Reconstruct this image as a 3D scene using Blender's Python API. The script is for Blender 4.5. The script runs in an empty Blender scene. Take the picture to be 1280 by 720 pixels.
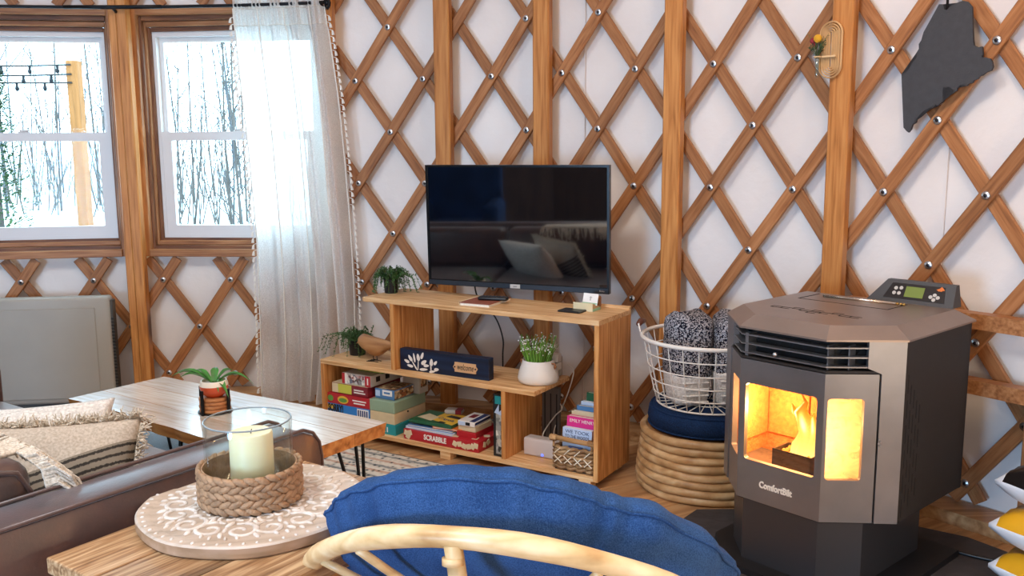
import bpy, bmesh, math, random
from math import sin, cos, pi, radians, sqrt, atan2
from mathutils import Vector, Matrix, Euler, noise

random.seed(7)
SC = bpy.context.scene
COL = SC.collection

# ------------------------------------------------------------------ camera
CAM_H, FOCAL, PITCH, ROLL = 1.375, 1131.17, 0.15217, -0.00709
_c, _s = cos(PITCH), sin(PITCH)
_rt, _up, _fw = Vector((1, 0, 0)), Vector((0, _s, _c)), Vector((0, _c, -_s))
RT = _rt * cos(ROLL) + _up * sin(ROLL)
UP = -_rt * sin(ROLL) + _up * cos(ROLL)
cam = bpy.data.cameras.new('camera')
cam.sensor_width = 36.0
cam.lens = 36.0 * FOCAL / 1280.0
cam.clip_start, cam.clip_end = 0.05, 300
co = bpy.data.objects.new('camera', cam)
COL.objects.link(co)
co.matrix_world = Matrix(((RT.x, UP.x, -_fw.x, 0), (RT.y, UP.y, -_fw.y, 0), (RT.z, UP.z, -_fw.z, CAM_H), (0, 0, 0, 1)))
SC.camera = co

# ------------------------------------------------------------------ sky, lamps, exposure
SC.view_settings.view_transform = 'Standard'
SC.view_settings.look = 'None'
SC.view_settings.gamma = 1.0
SC.view_settings.use_curve_mapping = False
SC.view_settings.exposure = -0.22
world = bpy.data.worlds.new('sky')
SC.world = world
world.use_nodes = True
_bg = world.node_tree.nodes['Background']
_bg.inputs[0].default_value = (0.54, 0.78, 1.0, 1)
_bg.inputs[1].default_value = 10.0

def lamp(name, kind, loc, energy, color, size=0.1, target=None):
    l = bpy.data.lights.new(name, kind)
    l.energy = energy
    l.color = color
    if kind == 'AREA':
        l.shape = 'DISK'
        l.size = size
    elif kind in ('POINT', 'SPOT'):
        l.shadow_soft_size = size
    o = bpy.data.objects.new(name, l)
    COL.objects.link(o)
    o.location = loc
    if target is not None:
        d = Vector(target) - Vector(loc)
        o.rotation_euler = d.to_track_quat('-Z', 'Y').to_euler()
    return o

YC = Vector((-1.9232, 0.4635, 0))          # centre of the round room
YR = 4.5714                                # its radius
lamp('skylight', 'AREA', (YC.x, YC.y, 3.95), 105, (1.0, 0.93, 0.85), 1.5, (YC.x, YC.y, 0))
lamp('upper_warm_fill', 'POINT', (-0.35, 1.9, 2.75), 30, (1.0, 0.78, 0.58), 0.09)  # unseen warm lamp added to light the room from above
lamp('upper_warm_fill', 'POINT', (0.95, 2.2, 2.60), 27, (1.0, 0.68, 0.42), 0.09)  # another added warm lamp, warms the upper right wall
lamp('low_warm_fill', 'POINT', (1.60, 0.80, 0.62), 34, (1.0, 0.72, 0.44), 0.15)  # unseen warm lamp added low at right for the stove's angled face
# unseen fill lamps added behind the camera
lamp('rear_warm_fill', 'AREA', (0.15, -1.7, 1.75), 22, (1.0, 0.74, 0.46), 1.1, (1.0, 2.8, 0.5))  # added to warm the stove from the viewer's side
lamp('rear_cool_fill', 'AREA', (-3.45, -3.1, 0.95), 330, (0.38, 0.65, 1.0), 1.5, (1.2, 3.0, 0.1))  # added cool lamp standing in for door daylight; no door built

# ------------------------------------------------------------------ helpers
def lin(h):
    h = h.lstrip('#')
    v = [int(h[i:i + 2], 16) / 255 for i in (0, 2, 4)]
    return tuple(x / 12.92 if x <= 0.04045 else ((x + 0.055) / 1.055) ** 2.4 for x in v) + (1.0,)

def BM():
    return bmesh.new()

def add_box(bm, lo, hi, mtx=None, bev=0.0, seg=1):
    r = bmesh.ops.create_cube(bm, size=1.0)
    vs = r['verts']
    lo, hi = Vector(lo), Vector(hi)
    for v in vs:
        v.co = Vector((lo[i] + (v.co[i] + 0.5) * (hi[i] - lo[i]) for i in range(3)))
    if bev > 0:
        es = list({e for v in vs for e in v.link_edges})
        rr = bmesh.ops.bevel(bm, geom=es, offset=bev, segments=seg, affect='EDGES', profile=0.5)
        vs = list({v for f in rr['faces'] for v in f.verts} | {v for v in vs if v.is_valid})
    if mtx is not None:
        bmesh.ops.transform(bm, matrix=mtx, verts=vs)
    return vs

def add_tube(bm, pts, r, n=8, closed=False, caps=True, flat=1.0, upv=None):
    pts = [Vector(p) for p in pts]
    m = len(pts)
    rr = r if hasattr(r, '__len__') else [r] * m
    rings = []
    prev = None
    for i, p in enumerate(pts):
        if closed:
            t = pts[(i + 1) % m] - pts[i - 1]
        else:
            t = pts[min(i + 1, m - 1)] - pts[max(i - 1, 0)]
        if t.length < 1e-9:
            t = Vector((0, 0, 1))
        t.normalize()
        if upv is not None:
            a = Vector(upv) - t * t.dot(Vector(upv))
        elif prev is None:
            a = t.orthogonal()
        else:
            a = prev - t * t.dot(prev)
        if a.length < 1e-6:
            a = t.orthogonal()
        a.normalize()
        prev = a
        b = t.cross(a)
        rings.append([bm.verts.new(p + (a * cos(2 * pi * k / n) * flat + b * sin(2 * pi * k / n)) * rr[i]) for k in range(n)])
    for i in range(m if closed else m - 1):
        A, B = rings[i], rings[(i + 1) % m]
        for k in range(n):
            try:
                bm.faces.new((A[k], A[(k + 1) % n], B[(k + 1) % n], B[k]))
            except ValueError:
                pass
    if caps and not closed:
        bm.faces.new(rings[0][::-1])
        bm.faces.new(rings[-1])
    return [v for q in rings for v in q]

def add_lathe(bm, prof, n=32, mtx=None, fn=None):
    """profile of (r, z), revolved about z; fn(angle, r, z) may alter the point"""
    rings = []
    out = []
    for r, z in prof:
        if r < 1e-6:
            v = bm.verts.new((0, 0, z)); out.append(v); rings.append([v])
        else:
            q = []
            for k in range(n):
                a = 2 * pi * k / n
                p = fn(a, r, z) if fn else (r * cos(a), r * sin(a), z)
                v = bm.verts.new(p); q.append(v); out.append(v)
            rings.append(q)
    for A, B in zip(rings, rings[1:]):
        for k in range(n):
            a0, a1 = A[k % len(A)], A[(k + 1) % len(A)]
            b0, b1 = B[k % len(B)], B[(k + 1) % len(B)]
            f = [a0, a1, b1, b0]
            f = [v for i, v in enumerate(f) if v not in f[:i]]
            if len(f) > 2:
                try:
                    bm.faces.new(f)
                except ValueError:
                    pass
    if mtx is not None:
        bmesh.ops.transform(bm, matrix=mtx, verts=out)
    return out

def add_prism(bm, poly, z0, z1, mtx=None, top=None):
    """polygon in xy extruded from z0 to z1 (top: another polygon for the upper face)"""
    top = top or poly
    a = [bm.verts.new((p[0], p[1], z0)) for p in poly]
    b = [bm.verts.new((p[0], p[1], z1)) for p in top]
    n = len(a)
    bm.faces.new(a[::-1]); bm.faces.new(b)
    for k in range(n):
        bm.faces.new((a[k], a[(k + 1) % n], b[(k + 1) % n], b[k]))
    if mtx is not None:
        bmesh.ops.transform(bm, matrix=mtx, verts=a + b)
    return a + b

def add_ball(bm, c, r, sx=1, sy=1, sz=1, u=10, v=7, mtx=None):
    q = bmesh.ops.create_uvsphere(bm, u_segments=u, v_segments=v, radius=1.0)['verts']
    M = Matrix.Translation(c) @ (mtx or Matrix()) @ Matrix.Diagonal((r * sx, r * sy, r * sz, 1))
    bmesh.ops.transform(bm, matrix=M, verts=q)
    return q

def framed(bm, x0, x1, z0, z1, hx0, hx1, hz0, hz1, y0, y1, rad=0.012, n=5, mtx=None):
    """upright panel in xz, between y0 and y1, with a round-cornered hole"""
    inner = []
    for cx, cz, a0 in ((hx1 - rad, hz1 - rad, 0), (hx0 + rad, hz1 - rad, pi / 2), (hx0 + rad, hz0 + rad, pi), (hx1 - rad, hz0 + rad, 1.5 * pi)):
        inner.append([(cx + rad * cos(a0 + pi / 2 * k / n), cz + rad * sin(a0 + pi / 2 * k / n)) for k in range(n + 1)])
    outer = [(x1, z1), (x0, z1), (x0, z0), (x1, z0)]
    made = []
    lay = []
    for y in (y0, y1):
        I = [[bm.verts.new((p[0], y, p[1])) for p in arc] for arc in inner]
        O = [bm.verts.new((p[0], y, p[1])) for p in outer]
        lay.append((I, O))
        made += O + [v for a in I for v in a]
        for c in range(4):
            for k in range(n):
                bm.faces.new((O[c], I[c][k + 1], I[c][k]))
            bm.faces.new((O[c], O[(c + 1) % 4], I[(c + 1) % 4][0], I[c][n]))
    (I, O), (J, Q) = lay
    for c in range(4):
        bm.faces.new((O[c], O[(c + 1) % 4], Q[(c + 1) % 4], Q[c]))
        seq = I[c] + [I[(c + 1) % 4][0]]
        sej = J[c] + [J[(c + 1) % 4][0]]
        for k in range(len(seq) - 1):
            bm.faces.new((seq[k], seq[k + 1], sej[k + 1], sej[k]))
    bmesh.ops.recalc_face_normals(bm, faces=bm.faces[:])
    if mtx is not None:
        bmesh.ops.transform(bm, matrix=mtx, verts=made)

def mesh_of(bm, name, mt=None, smooth=False, fix=True):
    if fix:
        bmesh.ops.recalc_face_normals(bm, faces=bm.faces[:])
    me = bpy.data.meshes.new(name)
    bm.to_mesh(me)
    bm.free()
    if mt is not None:
        for m in (mt if isinstance(mt, (list, tuple)) else [mt]):
            me.materials.append(m)
    if smooth:
        me.polygons.foreach_set('use_smooth', [True] * len(me.polygons))
    return me

def link(name, data, parent=None, loc=(0, 0, 0), rot=(0, 0, 0)):
    o = bpy.data.objects.new(name, data)
    COL.objects.link(o)
    o.location = loc
    o.rotation_euler = rot
    if parent is not None:
        o.parent = parent
    return o

def obj(name, bm, mt, parent=None, smooth=False, loc=(0, 0, 0), rot=(0, 0, 0), kind=None, label=None, autos=None):
    me = mesh_of(bm, name, mt, smooth or autos is not None)
    if autos is not None:
        try:
            me.set_sharp_from_angle(angle=radians(autos))
        except Exception:
            pass
    o = link(name, me, parent, loc, rot)
    if kind:
        o['kind'] = kind
    if label:
        o['label'] = label
    return o

def tag(o, label, cat, group=None, kind=None):
    o['label'] = label
    o['category'] = cat
    if group:
        o['group'] = group
    if kind:
        o['kind'] = kind
    return o

def thing(name, label, cat, loc=(0, 0, 0), rz=0.0, group=None):
    return tag(link(name, None, None, loc, (0, 0, rz)), label, cat, group)

def box_obj(name, lo, hi, mt, parent=None, bev=0.0, **k):
    bm = BM()
    add_box(bm, lo, hi, None, bev)
    return obj(name, bm, mt, parent, **k)

def text(name, s, size, mt, parent, mtx, depth=0.0006, shear=0.0, bold=0.0, space=1.0, width=None):
    cu = bpy.data.curves.new('lettering', 'FONT')
    cu.body = s
    cu.size = size
    cu.extrude = depth
    cu.shear = shear
    cu.offset = bold
    cu.align_x, cu.align_y = 'CENTER', 'CENTER'
    cu.space_character = space
    cu.resolution_u = 3
    t = bpy.data.objects.new('lettering', cu)
    COL.objects.link(t)
    me = bpy.data.meshes.new_from_object(t.evaluated_get(bpy.context.evaluated_depsgraph_get()))
    bpy.data.objects.remove(t)
    bpy.data.curves.remove(cu)
    if width and len(me.vertices):
        xs = [v.co.x for v in me.vertices]
        k = width / max(1e-6, max(xs) - min(xs))
        mtx = mtx @ Matrix.Diagonal((k, 1, 1, 1))
    me.transform(mtx)
    me.materials.clear()
    me.materials.append(mt)
    me.name = name
    return link(name, me, parent)

FRONT = Matrix.Rotation(pi / 2, 4, 'X')     # text plane xy -> upright, facing -y
def at_front(x, y, z, rz=0.0, rx=0.0):
    return Matrix.Translation((x, y, z)) @ Matrix.Rotation(rz, 4, 'Z') @ FRONT @ Matrix.Rotation(rx, 4, 'Z')
SIDE = Matrix.Rotation(pi / 2, 4, 'Z') @ FRONT  # facing +x

# ------------------------------------------------------------------ materials
MATS = {}
def _new(name):
    m = bpy.data.materials.new(name)
    m.use_nodes = True
    nt = m.node_tree
    b = nt.nodes['Principled BSDF']
    MATS[name] = m
    return m, nt, b

def N(nt, t, **kw):
    n = nt.nodes.new(t)
    for k, v in kw.items():
        setattr(n, k, v)
    return n

def ramp(nt, fac, stops):
    r = N(nt, 'ShaderNodeValToRGB')
    e = r.color_ramp.elements
    e[0].position, e[0].color = stops[0]
    e[1].position, e[1].color = stops[-1]
    for p, c in stops[1:-1]:
        q = e.new(p)
        q.color = c
    nt.links.new(fac, r.inputs[0])
    return r.outputs[0]

def coords(nt, scale=(1, 1, 1), rnd=True, kind='Object', rot=(0, 0, 0)):
    tc = N(nt, 'ShaderNodeTexCoord')
    mp = N(nt, 'ShaderNodeMapping')
    mp.inputs['Scale'].default_value = scale
    mp.inputs['Rotation'].default_value = rot
    src = tc.outputs[kind]
    if rnd:
        oi = N(nt, 'ShaderNodeObjectInfo')
        ma = N(nt, 'ShaderNodeVectorMath', operation='MULTIPLY_ADD')
        nt.links.new(oi.outputs['Random'], ma.inputs[0])
        ma.inputs[1].default_value = (7.3, 5.1, 9.7)
        nt.links.new(src, ma.inputs[2])
        src = ma.outputs[0]
    nt.links.new(src, mp.inputs[0])
    return mp.outputs[0]

def bump(nt, b, h, strength, dist=0.01):
    bp = N(nt, 'ShaderNodeBump')
    bp.inputs['Strength'].default_value = strength
    bp.inputs['Distance'].default_value = dist
    nt.links.new(h, bp.inputs['Height'])
    nt.links.new(bp.outputs[0], b.inputs['Normal'])

def plain(name, col, rough=0.5, metal=0.0, spec=0.5, var=0.0, vscale=20.0, bstr=0.0, bscale=80.0, **extra):
    m, nt, b = _new(name)
    c = lin(col)
    b.inputs['Base Color'].default_value = c
    b.inputs['Roughness'].default_value = rough
    b.inputs['Metallic'].default_value = metal
    b.inputs['Specular IOR Level'].default_value = spec
    if var > 0:
        no = N(nt, 'ShaderNodeTexNoise')
        no.inputs['Scale'].default_value = vscale
        no.inputs['Detail'].default_value = 6
        nt.links.new(coords(nt), no.inputs['Vector'])
        lo = tuple(x * (1 - var) for x in c[:3]) + (1,)
        hi = tuple(min(1, x * (1 + var)) for x in c[:3]) + (1,)
        nt.links.new(ramp(nt, no.outputs['Fac'], [(0.3, lo), (0.7, hi)]), b.inputs['Base Color'])
    if bstr > 0:
        n2 = N(nt, 'ShaderNodeTexNoise')
        n2.inputs['Scale'].default_value = bscale
        n2.inputs['Detail'].default_value = 4
        nt.links.new(coords(nt), n2.inputs['Vector'])
        bump(nt, b, n2.outputs['Fac'], bstr)
    for k, v in extra.items():
        b.inputs[k].default_value = v
    return m

def wood(name, dark, mid, light, axis='x', fine=60.0, stretch=0.04, rough=0.5, knots=0.0, band=7.0, bstr=0.12, spec=0.4):
    m, nt, b = _new(name)
    s = [1.0, 1.0, 1.0]
    s['xyz'.index(axis)] = stretch
    v = coords(nt, s)
    n1 = N(nt, 'ShaderNodeTexNoise'); n1.inputs['Scale'].default_value = fine; n1.inputs['Detail'].default_value = 5
    nt.links.new(v, n1.inputs['Vector'])
    s2 = [1.0, 1.0, 1.0]
    s2['xyz'.index(axis)] = 0.12
    v2 = coords(nt, s2)
    n2 = N(nt, 'ShaderNodeTexNoise'); n2.inputs['Scale'].default_value = band; n2.inputs['Detail'].default_value = 3; n2.inputs['Distortion'].default_value = 0.25
    nt.links.new(v2, n2.inputs['Vector'])
    mul = N(nt, 'ShaderNodeMath', operation='MULTIPLY'); mul.inputs[1].default_value = 9.0
    nt.links.new(n2.outputs['Fac'], mul.inputs[0])
    fr = N(nt, 'ShaderNodeMath', operation='PINGPONG'); fr.inputs[1].default_value = 0.5
    nt.links.new(mul.outputs[0], fr.inputs[0])
    mx = N(nt, 'ShaderNodeMath', operation='MULTIPLY_ADD'); mx.inputs[1].default_value = 0.42
    nt.links.new(fr.outputs[0], mx.inputs[0])
    nt.links.new(n1.outputs['Fac'], mx.inputs[2])
    col = ramp(nt, mx.outputs[0], [(0.30, lin(dark)), (0.56, lin(mid)), (0.86, lin(light))])
    oi = N(nt, 'ShaderNodeObjectInfo')
    hs = N(nt, 'ShaderNodeHueSaturation')
    vr = N(nt, 'ShaderNodeMapRange'); vr.inputs['To Min'].default_value = 0.84; vr.inputs['To Max'].default_value = 1.12
    nt.links.new(oi.outputs['Random'], vr.inputs[0]); nt.links.new(vr.outputs[0], hs.inputs['Value'])
    nt.links.new(col, hs.inputs['Color'])
    out = hs.outputs[0]
    if knots > 0:
        s3 = [1.0, 1.0, 1.0]
        s3['xyz'.index(axis)] = 0.45
        vo = N(nt, 'ShaderNodeTexVoronoi'); vo.inputs['Scale'].default_value = knots
        nt.links.new(coords(nt, s3), vo.inputs['Vector'])
        k = ramp(nt, vo.outputs['Distance'], [(0.05, (1, 1, 1, 1)), (0.12, (0, 0, 0, 1))])
        mix = N(nt, 'ShaderNodeMix', data_type='RGBA')
        nt.links.new(k, mix.inputs[0]); nt.links.new(out, mix.inputs[6])
        mix.inputs[7].default_value = tuple(x * 0.35 for x in lin(dark)[:3]) + (1,)
        out = mix.outputs[2]
    nt.links.new(out, b.inputs['Base Color'])
    b.inputs['Roughness'].default_value = rough
    b.inputs['Specular IOR Level'].default_value = spec
    bump(nt, b, mx.outputs[0], bstr, 0.004)
    return m

def fabric(name, a, c, scale=220.0, rough=0.95, bstr=0.35, big=0.0):
    m, nt, b = _new(name)
    v = coords(nt)
    w1 = N(nt, 'ShaderNodeTexNoise'); w1.inputs['Scale'].default_value = scale; w1.inputs['Detail'].default_value = 3
    nt.links.new(v, w1.inputs['Vector'])
    src = w1.outputs['Fac']
    if big > 0:
        w2 = N(nt, 'ShaderNodeTexNoise'); w2.inputs['Scale'].default_value = big; w2.inputs['Detail'].default_value = 4
        nt.links.new(v, w2.inputs['Vector'])
        ad = N(nt, 'ShaderNodeMath', operation='MULTIPLY_ADD'); ad.inputs[1].default_value = 0.8
        sb = N(nt, 'ShaderNodeMath', operation='SUBTRACT'); sb.inputs[1].default_value = 0.5
        nt.links.new(w2.outputs['Fac'], sb.inputs[0]); nt.links.new(sb.outputs[0], ad.inputs[0]); nt.links.new(src, ad.inputs[2])
        src = ad.outputs[0]
    nt.links.new(ramp(nt, src, [(0.32, lin(a)), (0.68, lin(c))]), b.inputs['Base Color'])
    b.inputs['Roughness'].default_value = rough
    b.inputs['Specular IOR Level'].default_value = 0.15
    bump(nt, b, w1.outputs['Fac'], bstr, 0.003)
    return m

def emit(name, col, strength):
    m, nt, b = _new(name)
    b.inputs['Base Color'].default_value = (0, 0, 0, 1)
    b.inputs['Emission Color'].default_value = lin(col)
    b.inputs['Emission Strength'].default_value = strength
    return m

def clear_glass(name, tint='#f4fbfa', gloss=0.06):
    m, nt, b = _new(name)
    out = nt.nodes['Material Output']
    tr = N(nt, 'ShaderNodeBsdfTransparent'); tr.inputs[0].default_value = lin(tint)
    gl = N(nt, 'ShaderNodeBsdfGlossy'); gl.inputs['Roughness'].default_value = 0.02
    lw = N(nt, 'ShaderNodeLayerWeight'); lw.inputs[0].default_value = 0.5
    pw = N(nt, 'ShaderNodeMath', operation='POWER'); pw.inputs[1].default_value = 4.5
    nt.links.new(lw.outputs['Facing'], pw.inputs[0])
    mr = N(nt, 'ShaderNodeMapRange'); mr.inputs['To Min'].default_value = gloss; mr.inputs['To Max'].default_value = 0.6
    nt.links.new(pw.outputs[0], mr.inputs[0])
    mx = N(nt, 'ShaderNodeMixShader')
    nt.links.new(mr.outputs[0], mx.inputs[0]); nt.links.new(tr.outputs[0], mx.inputs[1]); nt.links.new(gl.outputs[0], mx.inputs[2])
    nt.links.new(mx.outputs[0], out.inputs[0])
    return m

# ------------------------------------------------------------------ colours and surfaces
M_LATT = wood('lattice_wood', '#7a4a27', '#9a6337', '#ae774a', 'x', fine=110, bstr=0.15, rough=0.55)
M_STUD = wood('stud_wood', '#94581f', '#bd7a3c', '#d0904e', 'z', fine=100, knots=2.2, rough=0.5)
M_TRIMX = wood('window_wood_level', '#7a4a28', '#9c673d', '#b68154', 'x', fine=100, knots=1.5)
M_TRIMZ = wood('window_wood_upright', '#7a4a28', '#9c673d', '#b68154', 'z', fine=100, knots=1.5)
M_TRIMXSHADE = wood('window_wood_level_shade', '#4a2a16', '#6b4024', '#8a5a36', 'x', fine=100)  # darker copy: shade of the casing gaps put into the colour
M_TRIMZSHADE = wood('window_wood_upright_dark', '#4a2a16', '#6b4024', '#8a5a36', 'z', fine=100)  # same gap shade in the upright grain
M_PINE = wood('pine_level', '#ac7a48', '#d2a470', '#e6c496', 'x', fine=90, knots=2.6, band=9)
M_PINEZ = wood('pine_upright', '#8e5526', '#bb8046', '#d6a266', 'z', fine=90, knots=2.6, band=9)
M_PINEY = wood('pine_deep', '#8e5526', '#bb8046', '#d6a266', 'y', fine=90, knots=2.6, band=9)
M_FLOOR = wood('floor_wood', '#835a36', '#ae8054', '#cba274', 'x', fine=40, knots=1.2, band=5, rough=0.4)
M_SUBFLOOR = plain('subfloor_wood', '#6b4a2c', 0.8)
M_CANVAS = None
def canvas_mat():
    m, nt, b = _new('liner_canvas')
    v = coords(nt, rnd=False)
    a = N(nt, 'ShaderNodeTexNoise'); a.inputs['Scale'].default_value = 1.6; a.inputs['Detail'].default_value = 5
    nt.links.new(v, a.inputs['Vector'])
    nt.links.new(ramp(nt, a.outputs['Fac'], [(0.3, lin('#dfd6d0')), (0.7, lin('#ece6e1'))]), b.inputs['Base Color'])
    w = N(nt, 'ShaderNodeTexNoise'); w.inputs['Scale'].default_value = 5.0; w.inputs['Detail'].default_value = 7
    nt.links.new(v, w.inputs['Vector'])
    b.inputs['Roughness'].default_value = 0.95
    b.inputs['Specular IOR Level'].default_value = 0.1
    bump(nt, b, w.outputs['Fac'], 0.35, 0.03)
    return m
M_CANVAS = canvas_mat()
M_STEEL = plain('zinc_steel', '#c9cbd0', 0.28, 1.0)
M_DARKMETAL = plain('dark_metal', '#17181b', 0.45, 0.6)
M_BLACK = plain('black_plastic', '#0c0d10', 0.4)
M_VINYL = plain('white_vinyl', '#d9d6d4', 0.4)
M_PANE = clear_glass('window_glass', '#fbfffd', 0.003)
M_WHITE = plain('white_plastic', '#e8e6e2', 0.4)

# ------------------------------------------------------------------ the round wall
def wp(r, ang, z):
    """point of the round room: ang in degrees from +y, clockwise"""
    a = radians(ang)
    return Vector((YC.x + r * sin(a), YC.y + r * cos(a), z))
WIN_A0, WIN_A1, WIN_Z0, WIN_Z1 = -15.8, 12.2, 0.81, 2.115

def wall_arc(name, a0, a1, step=1.0):
    angs = sorted({round(a0 + k * step, 3) for k in range(int((a1 - a0) / step) + 1)} | {a for a in (WIN_A0, WIN_A1) if a0 < a < a1})
    zs = sorted({0.0, WIN_Z0, WIN_Z1, 2.36} | {round(0.12 * k, 3) for k in range(1, 19)})
    bm = BM()
    grid = {}
    for i, a in enumerate(angs):
        for j, z in enumerate(zs):
            d = 0.010 * noise.noise(Vector((a * 0.16, z * 1.6, 3.0))) + 0.006 * noise.noise(Vector((a * 0.5, z * 4, 9.0)))
            grid[i, j] = bm.verts.new(wp(YR + 0.012 + d, a, z))
    for i in range(len(angs) - 1):
        for j in range(len(zs) - 1):
            if angs[i] >= WIN_A0 and angs[i + 1] <= WIN_A1 and zs[j] >= WIN_Z0 and zs[j + 1] <= WIN_Z1:
                continue
            bm.faces.new((grid[i, j], grid[i, j + 1], grid[i + 1, j + 1], grid[i + 1, j]))
    o = obj(name, bm, M_CANVAS, smooth=True, kind='structure')
    o['label'] = 'cream canvas liner of the round wall'
    return o
WALL = wall_arc('wall_back', -50, 80)
for a in (29.9, 50.6):
    b2 = BM(); add_tube(b2, [wp(YR - 0.001, a, 0.05), wp(YR - 0.001, a, 1.2), wp(YR - 0.001, a, 2.34)], 0.0022, 6)
    obj('liner_seam', b2, M_CANVAS, WALL)
WALL_F = wall_arc('wall_front', 80, 310, 2.0)

# floor: a disc under boards
bm = BM()
add_prism(bm, [(YC.x + 4.62 * cos(2 * pi * k / 72), YC.y + 4.62 * sin(2 * pi * k / 72)) for k in range(72)], -0.08, -0.022)
FLOOR = obj('floor', bm, M_SUBFLOOR, kind='structure')
FLOOR['label'] = 'honey-coloured wooden board floor'
# boards run along one direction, each a piece of its own
bd = Vector((0.87, 0.49, 0)).normalized()
bn = Vector((-bd.y, bd.x, 0))
brz = atan2(bd.y, bd.x)
bw = 0.142
board_meshes = {}
def board(length):
    k = round(length, 2)
    if k not in board_meshes:
        b2 = BM()
        add_box(b2, (0.0015, 0.001, -0.022), (k - 0.0015, bw - 0.001, 0.0), None, 0.002)
        board_meshes[k] = mesh_of(b2, 'plank', M_FLOOR)
    return board_meshes[k]
base = Vector((0.326, 3.516, 0))
rnd = random.Random(3)
for row in range(-19, 16):
    off = row * bw
    L = sqrt(max(0, 4.6 ** 2 - 0))
    s = -3.2 + rnd.choice((0, 0.3, 0.6, 0.9))
    while s < 2.6:
        ln = rnd.choice((1.2, 1.5, 1.8))
        p = base + bn * off + bd * s
        q = base + bn * (off + bw) + bd * (s + ln)
        ok = all(((base + bn * (off + w_) + bd * (s + t_)) - YC).length < 4.60 for w_ in (0, bw) for t_ in (0, ln))
        if not ok:
            # shorten the board until it ends inside the wall
            a_, b_ = s, s + ln
            while b_ - a_ > 0.1 and any(((base + bn * (off + w_) + bd * a_) - YC).length > 4.60 for w_ in (0, bw)):
                a_ += 0.1
            while b_ - a_ > 0.1 and any(((base + bn * (off + w_) + bd * b_) - YC).length > 4.60 for w_ in (0, bw)):
                b_ -= 0.1
            if b_ - a_ > 0.15:
                pp = base + bn * off + bd * a_
                link('plank', board(b_ - a_), FLOOR, pp, (0, 0, brz))
        else:
            link('plank', board(ln), FLOOR, p, (0, 0, brz))
        s += ln
        if s > 2.2:
            break

# ceiling cone with an open ring at the crown
bm = BM()
nA = 72
lo = [bm.verts.new(wp(YR + 0.05, 360 / nA * k, 2.36)) for k in range(nA)]
hi = [bm.verts.new(wp(0.85, 360 / nA * k, 4.1)) for k in range(nA)]
for k in range(nA):
    bm.faces.new((lo[k], lo[(k + 1) % nA], hi[(k + 1) % nA], hi[k]))
CEIL = obj('ceiling', bm, M_CANVAS, kind='structure')
CEIL['label'] = 'cream cone roof rising to a round skylight'
bm = BM()
for k in range(40):
    a = 9.0 * k + 2
    add_tube(bm, [wp(YR - 0.02, a, 2.30), wp(0.86, a, 4.04)], 0.03, 4)
r_ = obj('rafter', bm, M_STUD, CEIL)
r_['kind'] = 'stuff'

# ------------------------------------------------------------------ lattice, bolts, studs
A0, DA, Z0, DZ = math.degrees(0.2910), math.degrees(0.0420), 1.9977, 0.2650
SLAT_W = 0.052
def solid(ang, z):
    if z >= 2.135 or z <= 0.802:
        return ang > -24 and ang < 68
    return (12.6 < ang < 68) or (-24 < ang < -16.4)

def slat(samples, r):
    """bent strip following the wall; samples of (angle, z)"""
    o0 = wp(r, *samples[len(samples) // 2])
    first, last = wp(r, *samples[0]), wp(r, *samples[-1])
    dx = (last - first).normalized()
    out = Vector((YC.x - o0.x, YC.y - o0.y, 0)).normalized()
    zz = dx.cross(out).normalized()
    yy = zz.cross(dx)
    M = Matrix(((dx.x, yy.x, zz.x, o0.x), (dx.y, yy.y, zz.y, o0.y), (dx.z, yy.z, zz.z, o0.z), (0, 0, 0, 1)))
    inv = M.inverted()
    b2 = BM()
    rings = []
    for k, (a, z) in enumerate(samples):
        p = wp(r, a, z)
        i0, i1 = max(0, k - 1), min(len(samples) - 1, k + 1)
        t = (wp(r, *samples[i1]) - wp(r, *samples[i0])).normalized()
        n_ = Vector((YC.x - p.x, YC.y - p.y, 0)).normalized()
        w_ = t.cross(n_).normalized()
        ring = []
        for sw, sn in ((-1, -1), (1, -1), (1, 0.6), (0.88, 1), (-0.88, 1), (-1, 0.6)):
            ring.append(b2.verts.new(inv @ (p + w_ * sw * SLAT_W / 2 + n_ * sn * 0.0075)))
        rings.append(ring)
    for A_, B_ in zip(rings, rings[1:]):
        for k in range(6):
            b2.faces.new((A_[k], A_[(k + 1) % 6], B_[(k + 1) % 6], B_[k]))
    b2.faces.new(rings[0]); b2.faces.new(rings[-1][::-1])
    o = link('lattice_slat', mesh_of(b2, 'lattice_slat', M_LATT), WALL)
    o.matrix_local = M

JS = [(-1.05 + 0.1 * q) for q in range(84)]
def runs(fn):
    cur, out = [], []
    for j in JS:
        a, z = fn(j)
        if 0.045 < z < 2.30 and solid(a, z):
            cur.append((a, z))
        else:
            if len(cur) > 2:
                out.append(cur)
            cur = []
    if len(cur) > 2:
        out.append(cur)
    return out
for k in range(-22, 30, 2):
    for r_ in runs(lambda j: (A0 + DA * (k - j), Z0 - DZ * j)):
        slat(r_, YR - 0.052)
for k in range(-26, 24, 2):
    for r_ in runs(lambda j: (A0 + DA * (k + j), Z0 - DZ * j)):
        slat(r_, YR - 0.034)

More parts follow.
